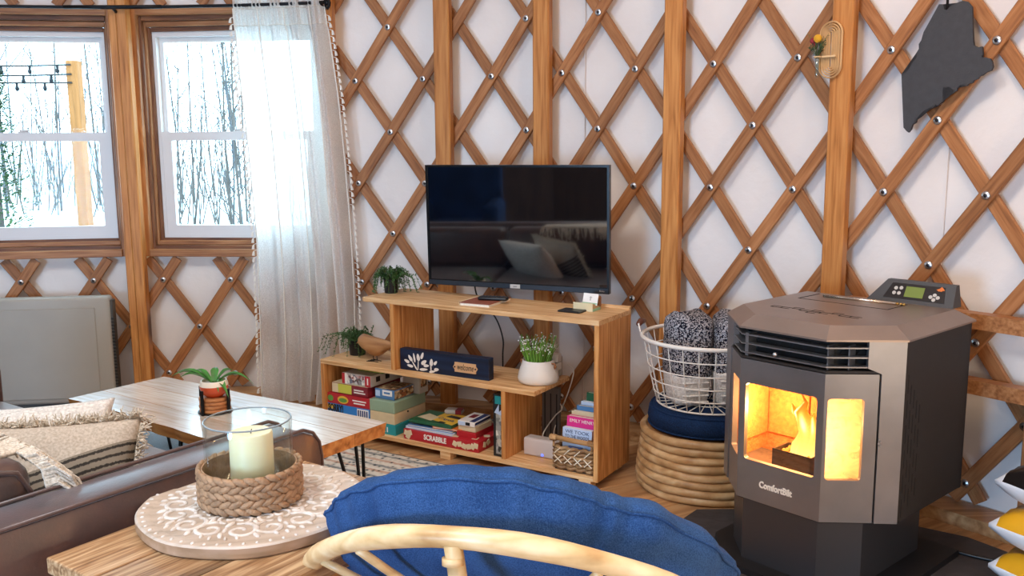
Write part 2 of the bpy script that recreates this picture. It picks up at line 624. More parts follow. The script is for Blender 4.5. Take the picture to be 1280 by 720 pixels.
bm = BM()
add_lathe(bm, [(0, 0.0045), (0.005, 0.0045), (0.0055, 0.003), (0.0095, 0.003), (0.0125, 0.0015), (0.0135, -0.004), (0, -0.004)], 12)
bm.normal_update()
for f in bm.faces:
    f.material_index = 1 if max(v.co.xy.length for v in f.verts) < 0.0058 else 0
for v in bm.verts:
    v.co.x *= 1.22; v.co.y *= 1.22
bolt_me = mesh_of(bm, 'bolt', [M_STEEL, plain('bolt_socket', '#3a3a3e', 0.4, 0.8)], True)
STUDS = [20.75, 27.63, 36.19, 45.78, 56.3]
for i in range(-16, 22):
    for j in range(-1, 8):
        if (i + j) % 2:
            continue
        a, z = A0 + DA * i, Z0 - DZ * j
        if not (solid(a, z) and 0.06 < z < 2.28) or any(abs(a - s_) < 0.75 for s_ in STUDS[:4]):
            continue
        p = wp(YR - 0.0625, a, z)
        o = link('bolt', bolt_me, WALL, p, (pi / 2, 0, radians(-a)))

def stud(ang, z0=0.0, z1=2.30, w=0.086, d=0.05, rin=None):
    rin = rin or (YR - 0.068)
    b2 = BM()
    add_box(b2, (-w / 2, -d, z0), (w / 2, 0, z1), None, 0.006)
    p = wp(rin, ang, 0)
    return obj('wall_stud', b2, M_STUD, WALL, loc=p, rot=(0, 0, radians(-ang)))
for a in STUDS[:4]:
    stud(a)
stud(12.75, 0.02, 2.30, 0.05, 0.05)
stud(12.35, 0.02, 2.30, 0.05, 0.085, YR - 0.03)
# double post between the windows
stud(-2.15, 0.0, 2.30, 0.046, 0.05)
stud(-1.50, 0.0, 2.30, 0.056, 0.062)
stud(-16.1, 0.0, 2.30, 0.09, 0.06)

# timber frame for the flue at the right: rails and post
def rail(a0, a1, z0, z1, r0, r1, name='wall_rail', n=6):
    b2 = BM()
    rings = []
    for k in range(n + 1):
        a = a0 + (a1 - a0) * k / n
        rings.append([b2.verts.new(wp(r, a, z)) for r, z in ((r0, z0), (r1, z0), (r1, z1), (r0, z1))])
    for A_, B_ in zip(rings, rings[1:]):
        for k in range(4):
            b2.faces.new((A_[k], A_[(k + 1) % 4], B_[(k + 1) % 4], B_[k]))
    b2.faces.new(rings[0]); b2.faces.new(rings[-1][::-1])
    return obj(name, b2, M_TRIMX, WALL)
rail(46.6, 60, 0.735, 0.79, YR - 0.125, YR - 0.068)
rail(46.6, 60, 0.50, 0.552, YR - 0.125, YR - 0.068)
b2 = BM()
add_box(b2, (-0.03, -0.055, 0.05), (0.03, 0, 0.50), None, 0.004)
obj('wall_post', b2, M_TRIMZ, WALL, loc=wp(YR - 0.07, 55.9, 0), rot=(0, 0, radians(-55.9)))

# kerb board round the foot of the wall
b2 = BM()
rings = []
for k in range(100):
    a = -28 + k
    rings.append([b2.verts.new(wp(r, a, z)) for r, z in ((YR - 0.135, 0.0), (YR + 0.0, 0.0), (YR + 0.0, 0.05), (YR - 0.135, 0.05))])
for A_, B_ in zip(rings, rings[1:]):
    for k in range(4):
        b2.faces.new((A_[k], A_[(k + 1) % 4], B_[(k + 1) % 4], B_[k]))
b2.faces.new(rings[0]); b2.faces.new(rings[-1][::-1])
o = obj('baseboard_back', b2, M_FLOOR, kind='structure')
o['label'] = 'curved wooden kerb along the foot of the lattice wall'

# ------------------------------------------------------------------ windows
def window(n, mid, label):
    R0 = YR * cos(radians(6.7)) + 0.005
    W = obj('window_%d' % n, BM(), M_TRIMX) if False else link('window_%d' % n, None, None, wp(R0, mid, 0), (0, 0, radians(-mid)))
    W['kind'] = 'structure'
    W['label'] = label
    hw = 0.522
    # nested casing, each layer set a little further out
    layers = [(0.525, 0.025, 2.128, 0.803, -0.055, 0.01), (0.500, 0.014, 2.095, 0.838, -0.022, 0.03),
              (0.488, 0.012, 2.068, 0.862, 0.004, 0.05), (0.476, 0.014, 2.040, 0.880, 0.026, 0.07)]
    for q, (h, t, zt, zb, y0, y1) in enumerate(layers):
        tt = t + 0.006
        top = 0.034 if q == 0 else (0.026 if q < 3 else 0.022)
        bot = 0.040 if q == 0 else (0.024 if q < 3 else 0.018)
        mz, mx_ = (M_TRIMZSHADE, M_TRIMXSHADE) if q in (1, 3) else (M_TRIMZ, M_TRIMX)  # every other layer darkened to paint in the gap shade
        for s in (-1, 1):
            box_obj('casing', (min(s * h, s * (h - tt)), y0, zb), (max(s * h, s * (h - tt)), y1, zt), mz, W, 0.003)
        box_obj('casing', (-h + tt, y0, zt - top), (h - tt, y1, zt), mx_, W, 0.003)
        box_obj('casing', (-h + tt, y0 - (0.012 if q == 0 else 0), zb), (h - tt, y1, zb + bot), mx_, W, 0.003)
    # white frame
    b2 = BM()
    framed(b2, -0.464, 0.464, 0.893, 2.018, -0.437, 0.437, 0.917, 1.992, 0.045, 0.105, 0.004, 2)
    obj('frame', b2, M_VINYL, W)
    # upper sash (outer track) and lower sash (inner track)
    b2 = BM()
    framed(b2, -0.4375, 0.4375, 1.452, 1.9925, -0.413, 0.413, 1.478, 1.966, 0.082, 0.104, 0.004, 2)
    us = obj('upper_sash', b2, M_VINYL, W)
    box_obj('pane', (-0.414, 0.091, 1.477), (0.414, 0.095, 1.967), M_PANE, us)
    b2 = BM()
    framed(b2, -0.4375, 0.4375, 0.9165, 1.482, -0.385, 0.385, 0.968, 1.435, 0.048, 0.08, 0.006, 3)
    ls = obj('lower_sash', b2, M_VINYL, W)
    box_obj('pane', (-0.386, 0.062, 0.967), (0.386, 0.066, 1.436), M_PANE, ls)
    b2 = BM()
    add_box(b2, (-0.028, 0.048, 1.482), (0.028, 0.074, 1.490), None, 0.003)
    add_box(b2, (-0.02, 0.044, 1.490), (0.035, 0.058, 1.498), None, 0.003)
    obj('sash_lock', b2, M_VINYL, W)
    return W
window(1, -9.15, 'double-hung white window in stepped brown wood casing beside the bush and post view')
W2 = window(2, 5.35, 'double-hung white window in stepped brown wood casing partly behind the white curtain')

# ------------------------------------------------------------------ shelf unit
SY = 0.5505
SP0 = Vector((0.3417, 3.5057, 0))
SX = Vector((cos(SY), -sin(SY), 0))      # to the viewer's right
SN = Vector((sin(SY), cos(SY), 0))       # to the wall
def sp(u, v, z=0.0):
    """u metres left of the unit's right end, v metres behind its front"""
    p = SP0 - SX * u + SN * v
    return Vector((p.x, p.y, z))
SRZ = -SY
D = 0.309
unit = thing('shelf_unit', 'stepped open pine shelf unit standing below the television', 'shelf', SP0, SRZ)
def su(name, u0, u1, v0, v1, z0, z1, m):
    return box_obj(name, (-u1, v0, z0), (-u0, v1, z1), m, unit, 0.0015)
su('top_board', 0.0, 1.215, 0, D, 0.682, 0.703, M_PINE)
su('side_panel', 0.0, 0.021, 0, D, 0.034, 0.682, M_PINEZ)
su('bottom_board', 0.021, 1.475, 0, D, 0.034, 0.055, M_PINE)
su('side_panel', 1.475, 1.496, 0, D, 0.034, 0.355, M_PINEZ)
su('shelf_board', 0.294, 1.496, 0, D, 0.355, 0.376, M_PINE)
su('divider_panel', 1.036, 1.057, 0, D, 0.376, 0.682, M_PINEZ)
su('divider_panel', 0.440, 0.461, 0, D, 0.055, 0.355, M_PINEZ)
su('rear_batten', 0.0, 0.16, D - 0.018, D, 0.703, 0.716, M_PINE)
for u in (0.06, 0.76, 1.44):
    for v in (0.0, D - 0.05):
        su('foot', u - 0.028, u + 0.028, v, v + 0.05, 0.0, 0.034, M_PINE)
bm = BM()
for u in (0.13, 0.42, 0.83):
    add_box(bm, (-u - 0.012, 0.002, 0.6995), (-u + 0.014, 0.02, 0.7032), None, 0.001)

def boxed(name, u, v, z, w, d, h, m, label, group=None, turn=0.0, lid=True, cat='box', bev=0.0012):
    """a carton: u,v of its front-right corner, w to the left, d deep"""
    t = thing(name, label, cat, sp(u, v, z), SRZ + turn, group)
    if lid:
        box_obj('tray', (-w + 0.002, 0.002, 0), (-0.002, d - 0.002, h * 0.6), m, t, bev)
        box_obj('lid', (-w, 0, h * 0.10), (0, d, h), m, t, bev)
    else:
        box_obj('body', (-w, 0, 0), (0, d, h), m, t, bev)
    return t

def mcol(name, col, rough=0.45):
    return MATS.get(name) or plain(name, col, rough)
P_RED = mcol('print_red', '#b3202a'); P_BLUE = mcol('print_blue', '#2a7cc8'); P_YEL = mcol('print_yellow', '#e3b53a')
P_WHITE = mcol('print_white', '#ece9e4'); P_GREEN = mcol('print_green', '#5f9440'); P_TEAL = mcol('print_teal', '#1f8f96')
P_CREAM = mcol('print_cream', '#d9c9a6'); P_DGREEN = mcol('print_dark_green', '#1e5a3c'); P_BLACK = mcol('print_black', '#17181c')
P_MAROON = mcol('print_maroon', '#7e1f2c'); P_LIME = mcol('print_lime', '#c6c54a'); P_ORANGE = mcol('print_orange', '#d8702a')
P_PINK = mcol('print_pink', '#d62b86'); P_LBLUE = mcol('print_light_blue', '#bcd0ec'); P_GREY = mcol('print_grey', '#b8b3ac')
P_NAVY = mcol('print_navy', '#23386e'); P_SAGE = mcol('print_sage', '#8fa68c'); P_TAN = mcol('print_tan', '#b89a72')
P_MBLUE = mcol('print_mid_blue', '#4f7fb4')
G_PAPER = plain('paper_edge', '#e9e3d4', 0.9, var=0.06, vscale=150)

def patch(t, name, m, x0, x1, z0, z1, y=-0.0008):
    return box_obj(name, (x0, y, z0), (x1, 0.0004, z1), m, t)
def collage(name, cols, scale=34):
    m, nt, b = _new(name)
    v = coords(nt)
    vo = N(nt, 'ShaderNodeTexVoronoi'); vo.inputs['Scale'].default_value = scale
    nt.links.new(v, vo.inputs['Vector'])
    sx = N(nt, 'ShaderNodeSeparateColor'); nt.links.new(vo.outputs['Color'], sx.inputs[0])
    r = ramp(nt, sx.outputs[0], [(i / (len(cols) - 1), lin(c)) for i, c in enumerate(cols)])
    nt.links.new(r, b.inputs['Base Color'])
    b.inputs['Roughness'].default_value = 0.45
    return m
P_PHOTOS = collage('print_photos', ['#18181c', '#e9e4dd', '#a05a5a', '#2b2b33', '#d9cdbd', '#4a5570', '#f0efe9'], 62)
P_DOMINO = collage('print_stone_tiles', ['#14151a', '#cfc9bd', '#3a4256', '#e6e1d6', '#8b8d86', '#22262c'], 55)
P_PUZZLE = collage('print_spice', ['#40301f', '#9a6a3a', '#d9c49c', '#2a2420', '#b06a44'], 80)

# left stack, bottom to top
GA = 'boxed games in the left stack of the shelf unit'
b = boxed('game_box', 1.212, 0.02, 0.055, 0.272, 0.26, 0.046, P_TEAL, 'teal game box at the very bottom of the left game stack', GA)
b = boxed('game_box', 1.212, 0.018, 0.101, 0.27, 0.26, 0.056, P_BLUE, 'blue board game box with black title, second from bottom of left stack', GA)
patch(b, 'print', P_WHITE, -0.075, -0.004, 0.012, 0.052)
patch(b, 'print', P_YEL, -0.262, -0.22, 0.03, 0.052)
text('lettering', 'SORRY!', 0.05, P_BLACK, b, at_front(-0.21, -0.0014, 0.034), bold=0.002, width=0.095)
[patch(b, 'print', P_NAVY, -0.07 + 0.013 * k, -0.062 + 0.013 * k, 0.016, 0.046, -0.0014) for k in range(5)]
b = boxed('game_box', 1.209, 0.018, 0.157, 0.266, 0.26, 0.052, P_RED, 'red game box with a green and yellow emblem on its side', GA)
bm = BM(); add_prism(bm, [(0.034 * cos(k * pi / 8), 0.019 * sin(k * pi / 8)) for k in range(16)], 0, 0.0012, at_front(-0.165, -0.0002, 0.027)); obj('emblem', bm, P_YEL, b)
bm = BM(); add_prism(bm, [(0.026 * cos(k * pi / 8), 0.011 * sin(k * pi / 8)) for k in range(16)], 0, 0.0018, at_front(-0.165, -0.0002, 0.025)); obj('emblem', bm, P_GREEN, b)
bm = BM(); add_prism(bm, [(0.018 * cos(k * pi / 8), 0.015 * sin(k * pi / 8)) for k in range(16)], 0, 0.0012, at_front(-0.245, -0.0002, 0.027)); obj('emblem', bm, P_GREEN, b)
patch(b, 'print', P_WHITE, -0.105, -0.02, 0.030, 0.036); patch(b, 'print', P_WHITE, -0.098, -0.028, 0.017, 0.023)
b = boxed('game_box', 1.225, 0.026, 0.209, 0.225, 0.25, 0.052, P_MAROON, 'maroon game box with lime panel under the photo collage box', GA)
patch(b, 'print', P_LIME, -0.185, -0.1, 0.006, 0.050); patch(b, 'print', P_CREAM, -0.223, -0.185, 0.006, 0.050)
patch(b, 'print', P_WHITE, -0.085, -0.025, 0.028, 0.034); patch(b, 'print', P_WHITE, -0.085, -0.015, 0.016, 0.022)
bm = BM(); add_box(bm, (-0.224, 0.001, 0.0521), (-0.001, 0.249, 0.0528)); obj('print', bm, P_CREAM, b)
b = boxed('game_box', 1.208, 0.03, 0.262, 0.178, 0.255, 0.055, P_GREY, 'white game box with a black and white photo collage and red ends', GA)
patch(b, 'print', P_PHOTOS, -0.145, -0.035, 0.006, 0.052); patch(b, 'print', P_RED, -0.178, -0.160, 0.002, 0.054)
patch(b, 'print', P_WHITE, -0.160, -0.145, 0.002, 0.054); patch(b, 'print', P_RED, -0.035, -0.001, 0.002, 0.054)
patch(b, 'print', P_WHITE, -0.021, -0.014, 0.012, 0.044, -0.0014)
for k, y in enumerate((0.04, 0.11, 0.20)):
    box_obj('print', (-0.0003, y, 0.02), (0.0008, y + 0.03, 0.045), P_BLACK, b)
b = boxed('game_box', 1.19, 0.10, 0.317, 0.16, 0.14, 0.026, P_GREEN, 'flat lime green game box on top of the left stack below the shelf', GA, lid=False)
patch(b, 'print', P_LIME, -0.155, -0.01, 0.003, 0.023)
patch(b, 'print', P_DGREEN, -0.125, -0.035, 0.010, 0.016, -0.0014)
# second stack
GB = 'boxes in the second stack of the shelf unit'
b = boxed('game_box', 1.053, 0.016, 0.055, 0.152, 0.14, 0.05, P_TEAL, 'small teal box under the cream wooden box beside the red word game', GB, lid=False)
patch(b, 'print', P_WHITE, -0.07, -0.062, 0.01, 0.042); patch(b, 'print', P_WHITE, -0.052, -0.046, 0.012, 0.036); patch(b, 'print', P_DGREEN, -0.145, -0.09, 0.006, 0.044)
wb = thing('wooden_box', 'pale wooden lidded box with sage green lid in the second stack', 'box', sp(1.061, 0.02, 0.105), SRZ, GB)
box_obj('body', (-0.148, 0, 0), (0, 0.24, 0.052), plain('birch', '#d2bd96', 0.6, var=0.06, vscale=30), wb, 0.002)
box_obj('lid', (-0.149, -0.001, 0.0535), (0.001, 0.241, 0.108), P_SAGE, wb, 0.003)
bm = BM(); add_ball(bm, (0.001, 0.10, 0.043), 0.005, u=8, v=6); obj('catch', bm, P_BLACK, wb)
b = boxed('game_box', 1.08, 0.045, 0.2135, 0.115, 0.15, 0.048, P_MBLUE, 'small blue game box with spice-coloured end on the sage lid', GB)
patch(b, 'print', P_LBLUE, -0.112, -0.085, 0.012, 0.04); patch(b, 'print', P_WHITE, -0.07, -0.012, 0.018, 0.045)
patch(b, 'print', P_MBLUE, -0.06, -0.024, 0.027, 0.036, -0.0014)
box_obj('print', (-0.0003, 0.004, 0.004), (0.0008, 0.146, 0.044), P_PUZZLE, b)
box_obj('print', (-0.113, 0.004, 0.0482), (-0.003, 0.147, 0.0488), P_PUZZLE, b)
b = boxed('game_box', 1.05, 0.20, 0.2135, 0.10, 0.07, 0.10, P_GREY, 'tall pale carton standing behind the small blue game box', GB, lid=False)
box_obj('print', (-0.0003, 0.012, 0.03), (0.0008, 0.058, 0.075), P_PUZZLE, b)

# red word game with things lying on it
b = boxed('game_box', 0.585, 0.008, 0.055, 0.415, 0.275, 0.048, P_RED, 'large flat red word game box lying on the bottom board', None)
text('lettering', 'SCRABBLE', 0.034, P_WHITE, b, at_front(-0.235, -0.0012, 0.026), bold=0.0012, width=0.125)
def tile_bits(parent, spots, axis):
    for (a, z, r_) in spots:
        b2 = BM()
        add_box(b2, (-0.012, -0.0022, -0.012), (0.012, 0.0002, 0.012), None, 0.001)
        M = Matrix.Translation((a, 0, z)) @ Matrix.Rotation(r_, 4, 'Y') if axis == 'f' else Matrix.Translation((0, a, z)) @ Matrix.Rotation(pi / 2, 4, 'Z') @ Matrix.Rotation(r_, 4, 'Y')
        bmesh.ops.transform(b2, matrix=M, verts=b2.verts[:])
        obj('printed_tile', b2, P_CREAM, parent)
tile_bits(b, [(-0.398, 0.031, 0.3), (-0.378, 0.034, -0.3), (-0.388, 0.016, 0.5), (-0.125, 0.024, 0.4), (-0.100, 0.026, -0.2), (-0.075, 0.020, 0.3), (-0.052, 0.022, -0.3), (-0.030, 0.026, 0.5), (-0.013, 0.032, 0.2)], 'f')
tile_bits(b, [(0.05, 0.026, 0.3), (0.08, 0.03, -0.4), (0.19, 0.024, 0.2), (0.22, 0.024, -0.3)], 's')
for (x, y, r_) in ((-0.14, 0.03, 0.3), (-0.10, 0.07, 0.9), (-0.045, 0.045, 0.2), (-0.02, 0.10, 0.6)):
    b2 = BM(); add_box(b2, (-0.014, -0.014, -0.0003), (0.014, 0.014, 0.0018), Matrix.Translation((x, y, 0.048)) @ Matrix.Rotation(r_, 4, 'Z'), 0.0008)
    obj('printed_tile', b2, P_CREAM, b)

GC = 'thin books lying on the red word game'
def book(name, u, v, z, w, d, h, cover, label, group=None, turn=0.0, cat='book', upright=False):
    t = thing(name, label, cat, sp(u, v, z), SRZ + turn, group)
    box_obj('cover', (-w, 0, h - 0.0022), (0, d, h), cover, t, 0.0006)
    box_obj('cover', (-w, 0, 0), (0, d, 0.0022), cover, t, 0.0006)
    box_obj('spine', (-w, d - 0.0025, 0.002), (0, d, h - 0.002), cover, t)
    box_obj('pages', (-w + 0.003, 0.003, 0.0022), (-0.003, d - 0.003, h - 0.0022), G_PAPER, t)
    return t
book('picture_book', 0.735, 0.022, 0.1035, 0.265, 0.20, 0.009, P_LBLUE, 'pale blue thin book lowest on the red word game', GC)
book('picture_book', 0.742, 0.034, 0.1127, 0.245, 0.19, 0.010, P_MBLUE, 'mid blue thin book between pale blue and orange-edged books', GC, 0.04)
book('picture_book', 0.70, 0.045, 0.1232, 0.15, 0.17, 0.010, P_ORANGE, 'orange-edged thin book under the right end of the crayon pack', GC, 0.12)
cb = boxed('crayon_pack', 0.745, 0.03, 0.1335, 0.235, 0.17, 0.014, P_DGREEN, 'flat green and yellow crayon pack lying on top of the thin books', None, 0.03, False)
bm = BM(); add_prism(bm, [(-0.145, 0.045), (-0.004, 0.012), (-0.004, 0.166), (-0.14, 0.166)], 0.0138, 0.0146); obj('print', bm, P_YEL, cb)
bm = BM(); add_prism(bm, [(-0.22, 0.05), (-0.13, 0.028), (-0.125, 0.09), (-0.20, 0.12)], 0.0138, 0.0149); obj('print', bm, P_CREAM, cb)
text('lettering', 'Crayola', 0.036, P_NAVY, cb, Matrix.Translation((-0.075, 0.075, 0.0148)) @ Matrix.Rotation(-0.2, 4, 'Z'), width=0.10)
bm = BM(); add_prism(bm, [(-0.09, 0.02), (-0.055, 0.016), (-0.05, 0.035), (-0.085, 0.04)], 0.0146, 0.0155); obj('print', bm, P_BLACK, cb)
bm = BM(); add_prism(bm, [(-0.10, 0.11), (-0.02, 0.10), (-0.03, 0.13), (-0.09, 0.14)], 0.0146, 0.0155); obj('print', bm, P_BLACK, cb)
b2 = BM()
add_box(b2, (-0.085, 0, 0), (0, 0.055, 0.022), None, 0.008, 2)
t = obj('card_pouch', b2, P_GREY, None, loc=sp(0.80, 0.19, 0.1478), rot=(0, 0, SRZ + 0.3)); tag(t, 'small crumpled grey and red pouch behind the crayon pack', 'pouch')
b2 = BM(); add_box(b2, (-0.03, -0.0006, 0.003), (-0.002, 0.05, 0.0226)); obj('print', b2, P_MAROON, t)

GD = 'small card boxes on the right end of the red word game'
b = boxed('card_box', 0.622, 0.045, 0.1035, 0.10, 0.17, 0.026, P_RED, 'small red card box lowest of three on the word game', GD, 0.05, False)
b = boxed('card_box', 0.628, 0.05, 0.1298, 0.094, 0.13, 0.026, P_CREAM, 'small beige card box between red box and blue-white box', GD, -0.02, False)
b = boxed('card_box', 0.628, 0.045, 0.156, 0.088, 0.14, 0.022, P_WHITE, 'small white and blue card box on top of the beige one', GD, 0.04, False)
patch(b, 'print', P_LBLUE, -0.086, -0.05, 0.002, 0.02); patch(b, 'print', P_BLACK, -0.048, -0.025, 0.004, 0.018)
box_obj('print', (-0.03, 0.004, 0.0218), (-0.004, 0.136, 0.0226), P_NAVY, b); box_obj('print', (-0.0004, 0.004, 0.008), (0.0008, 0.136, 0.018), P_NAVY, b)
box_obj('print', (-0.07, 0.06, 0.0218), (-0.04, 0.11, 0.0226), P_MAROON, b)
b = boxed('domino_box', 0.4635, 0.02, 0.055, 0.05, 0.17, 0.278, P_BLACK, 'tall narrow black box printed with stone-grey tiles against the divider', None, 0.0, False)
patch(b, 'print', P_DOMINO, -0.036, -0.003, 0.012, 0.20); patch(b, 'print', P_TEAL, -0.040, -0.006, 0.235, 0.27)
bm = BM(); add_prism(bm, [(-0.044, 0.195), (-0.02, 0.235), (-0.02, 0.20), (-0.004, 0.215), (-0.004, 0.185)], 0, 0.0014, FRONT); obj('print', bm, P_LBLUE, b)

# white box with a blue light, and its wiring
rt_ = thing('router', 'white wireless box with a small blue light on the bottom board', 'router', sp(0.245, 0.10, 0.055), SRZ)
bm = BM(); add_box(bm, (-0.165, 0, 0.0), (0, 0.06, 0.078), None, 0.008, 3); obj('body', bm, plain('router_white', '#cfc6c4', 0.45), rt_, autos=40)
bm = BM()
for k in range(22):
    add_box(bm, (-0.158 + k * 0.007, 0.012, 0.0778), (-0.1545 + k * 0.007, 0.05, 0.0786))
obj('grille', bm, P_GREY, rt_, kind='stuff')
bm = BM(); add_lathe(bm, [(0, 0.001), (0.006, 0.001), (0.006, -0.001)], 14, at_front(-0.07, -0.0005, 0.012)); obj('status_light', bm, emit('blue_led', '#5a6cff', 3.0), rt_)
M_CABLEW = plain('white_cable', '#ddd8cc', 0.5)
def cable(name, pts, r, m, label, n=6, sub=8):
    P = [Vector(p) for p in pts]
    out = []
    for i in range(len(P) - 1):
        p0, p1, p2, p3 = P[max(0, i - 1)], P[i], P[i + 1], P[min(len(P) - 1, i + 2)]
        for k in range(sub):
            t = k / sub
            out.append(0.5 * ((2 * p1) + (p2 - p0) * t + (2 * p0 - 5 * p1 + 4 * p2 - p3) * t * t + (3 * p1 - p0 - 3 * p2 + p3) * t ** 3))
    out.append(P[-1])
    bm = BM(); add_tube(bm, out, r, n)
    return tag(obj(name, bm, m, smooth=True), label, 'cable')
cable('power_cable', [sp(0.31, 0.318, 0.425), sp(0.285, 0.33, 0.40), sp(0.29, 0.33, 0.36), sp(0.31, 0.325, 0.29), sp(0.335, 0.30, 0.20), sp(0.34, 0.25, 0.125), sp(0.29, 0.20, 0.10)], 0.0028, M_CABLEW, 'white cable hanging from the adapters behind the flower pot')
cable('power_cable', [sp(0.345, 0.158, 0.10), sp(0.37, 0.21, 0.13), sp(0.335, 0.25, 0.20), sp(0.31, 0.27, 0.235), sp(0.36, 0.30, 0.27)], 0.0028, M_CABLEW, 'white cable looping up from the back of the white box')
# power strip behind the pot with two adapters
ps = thing('power_strip', 'upright grey power strip behind the white flower pot', 'power strip', sp(0.355, 0.285, 0.376), SRZ)
box_obj('body', (-0.03, 0, 0), (0.03, 0.022, 0.09), P_GREY, ps, 0.004)
box_obj('socket', (-0.018, -0.0015, 0.02), (0.018, 0.0005, 0.045), P_WHITE, ps)
ad = obj('power_adapter', BM(), M_WHITE) if False else None
b2 = BM(); add_box(b2, (-0.03, -0.035, 0), (0.03, 0, 0.036), None, 0.004, 2)
t = obj('power_adapter', b2, M_WHITE, loc=sp(0.350, 0.284, 0.445), rot=(0, 0, SRZ)); tag(t, 'larger white power adapter, upper of two behind the flower pot', 'adapter', 'power adapters')
b2 = BM(); add_box(b2, (-0.018, -0.04, 0), (0.018, 0, 0.032), None, 0.004, 2)
t = obj('power_adapter', b2, M_WHITE, loc=sp(0.338, 0.284, 0.409), rot=(0, 0, SRZ)); tag(t, 'smaller white power adapter, lower of two behind the flower pot', 'adapter', 'power adapters')
b2 = BM(); add_box(b2, (-0.06, 0, 0), (0.03, 0.022, 0.27), None, 0.006, 2)
t = obj('network_box', b2, plain('grey_plastic', '#5f5a55', 0.5), loc=sp(0.355, 0.27, 0.055), rot=(0, 0, SRZ)); tag(t, 'tall dark grey box standing behind the white wireless box', 'device')
for x in (-0.045, -0.015, 0.015):
    box_obj('vent', (x, -0.001, 0.03), (x + 0.006, 0.001, 0.24), P_BLACK, t)

# wicker book basket
M_WICK = wood('water_hyacinth', '#5e4128', '#8f6b45', '#c7a67a', 'x', fine=30, stretch=0.3, bstr=0.3)
M_WICKD = plain('dark_wicker', '#3b2a1c', 0.8)
M_CORD = plain('pale_cord', '#e9dfcb', 0.9)
bk = thing('book_basket', 'small woven brown basket with pale cross lacing full of books', 'basket', sp(0.028, 0.008, 0.055), SRZ)
BW, BD, BH = 0.178, 0.25, 0.115
def weave_wall(bm, p0, p1, z0, z1, rows, r):
    p0, p1 = Vector(p0), Vector(p1)
    L = (p1 - p0).length
    d = (p1 - p0).normalized(); n_ = Vector((d.y, -d.x, 0))
    for q in range(rows):
        z = z0 + (z1 - z0) * (q + 0.5) / rows
        pts = []
        m = 16
        for k in range(m + 1):
            pts.append(p0 + d * (L * k / m) + n_ * (0.004 * (1 if (k // 2 + q) % 2 else -1)) + Vector((0, 0, z + 0.002 * sin(k * 1.7 + q))))
        add_tube(bm, pts, r, 6)
for (a, b_) in (((-BW, 0.008), (0, 0.008)), ((0, 0.008), (0, BD)), ((-BW, BD), (0, BD)), ((-BW, 0.008), (-BW, BD))):
    for q in range(6):
        b2 = BM(); weave_wall(b2, (a[0], a[1], 0), (b_[0], b_[1], 0), 0.004 + q * 0.0165, 0.0205 + q * 0.0165, 1, 0.0088)
        obj('woven_strand', b2, M_WICK, bk, smooth=True)
box_obj('bottom', (-BW, 0.008, 0), (0, BD, 0.006), M_WICKD, bk)
b2 = BM(); add_tube(b2, [(-BW - 0.012, 0.002, 0.138), (-BW / 2, 0.0, 0.135), (0.008, 0.002, 0.134)], 0.0105, 10); obj('handle', b2, wood('basket_handle', '#8a6238', '#b58a58', '#cfa878', 'x', fine=20), bk, smooth=True)
b2 = BM()
for x in (-BW - 0.004, -0.006):
    add_tube(b2, [(x, 0.004, 0.10), (x, 0.004, 0.14)], 0.005, 6)
    for k in range(5):
        add_lathe(b2, [(0.012, -0.003), (0.0145, 0), (0.012, 0.003)], 10, Matrix.Translation((x - 0.012 + k * 0.006, 0.002, 0.136)) @ Matrix.Rotation(pi / 2, 4, 'Y'))
obj('handle_binding', b2, M_WICK, bk, kind='stuff')
for k in range(4):
    x = -BW + 0.02 + k * 0.046
    b2 = BM()
    add_tube(b2, [(x - 0.016, -0.004, 0.034), (x + 0.018, -0.008, 0.066)], 0.0022, 5)
    add_tube(b2, [(x + 0.018, -0.004, 0.034), (x - 0.016, -0.009, 0.066)], 0.0022, 5)
    add_tube(b2, [(x - 0.016, -0.004, 0.072), (x + 0.012, -0.009, 0.098)], 0.0022, 5)
    obj('lacing', b2, M_CORD, bk)
# books standing in it: spines towards the viewer
GBK = 'paperbacks standing in the woven basket'
def standing(u, v, w, t_, h, cover, label, words=None, wcol=P_WHITE, size=0.03, turn=0.0, z=0.065, lean=0.06):
    b = link('paperback', None, None, sp(u, v, z), (-lean, 0, SRZ + turn)); tag(b, label, 'book', GBK)
    box_obj('cover', (-w, 0, 0), (0, 0.0012, h), cover, b); box_obj('cover', (-w, t_ - 0.0012, 0), (0, t_, h), cover, b)
    box_obj('spine', (-w, 0.001, 0), (-w + 0.0012, t_ - 0.001, h), cover, b)
    box_obj('pages', (-w + 0.002, 0.0012, 0.002), (-0.003, t_ - 0.0012, h - 0.002), G_PAPER, b)
    if words:
        for k, (s_, zz) in enumerate(words):
            text('lettering', s_, size, wcol, b, at_front(-w / 2, -0.0006, zz), width=w * 0.82)
    return b
standing(0.047, 0.03, 0.135, 0.022, 0.168, P_LBLUE, 'pale blue paperback with dark two-line title at the front of the basket', [('WE TOOK', 0.152), ('TO THE WOODS', 0.132)], P_NAVY, 0.02)
standing(0.035, 0.056, 0.142, 0.026, 0.21, P_PINK, 'bright pink paperback with white title behind the pale blue one', [('EMILY HENRY', 0.192)], P_WHITE, 0.02)
standing(0.034, 0.090, 0.140, 0.024, 0.222, P_CREAM, 'cream paperback directly behind the pink one in the basket')
standing(0.032, 0.118, 0.132, 0.022, 0.240, P_MBLUE, 'blue-grey paperback in the middle of the basket')
standing(0.032, 0.144, 0.126, 0.022, 0.252, P_LBLUE, 'pale paperback in the rear half of the basket')
standing(0.030, 0.170, 0.116, 0.020, 0.285, P_DGREEN, 'dark green paperback near the back of the basket')
standing(0.030, 0.198, 0.080, 0.022, 0.315, P_NAVY, 'tallest blue and white paperback at the back of the basket')
b2 = BM(); add_box(b2, (-0.12, 0, 0), (-0.055, 0.012, 0.045), None, 0.001)
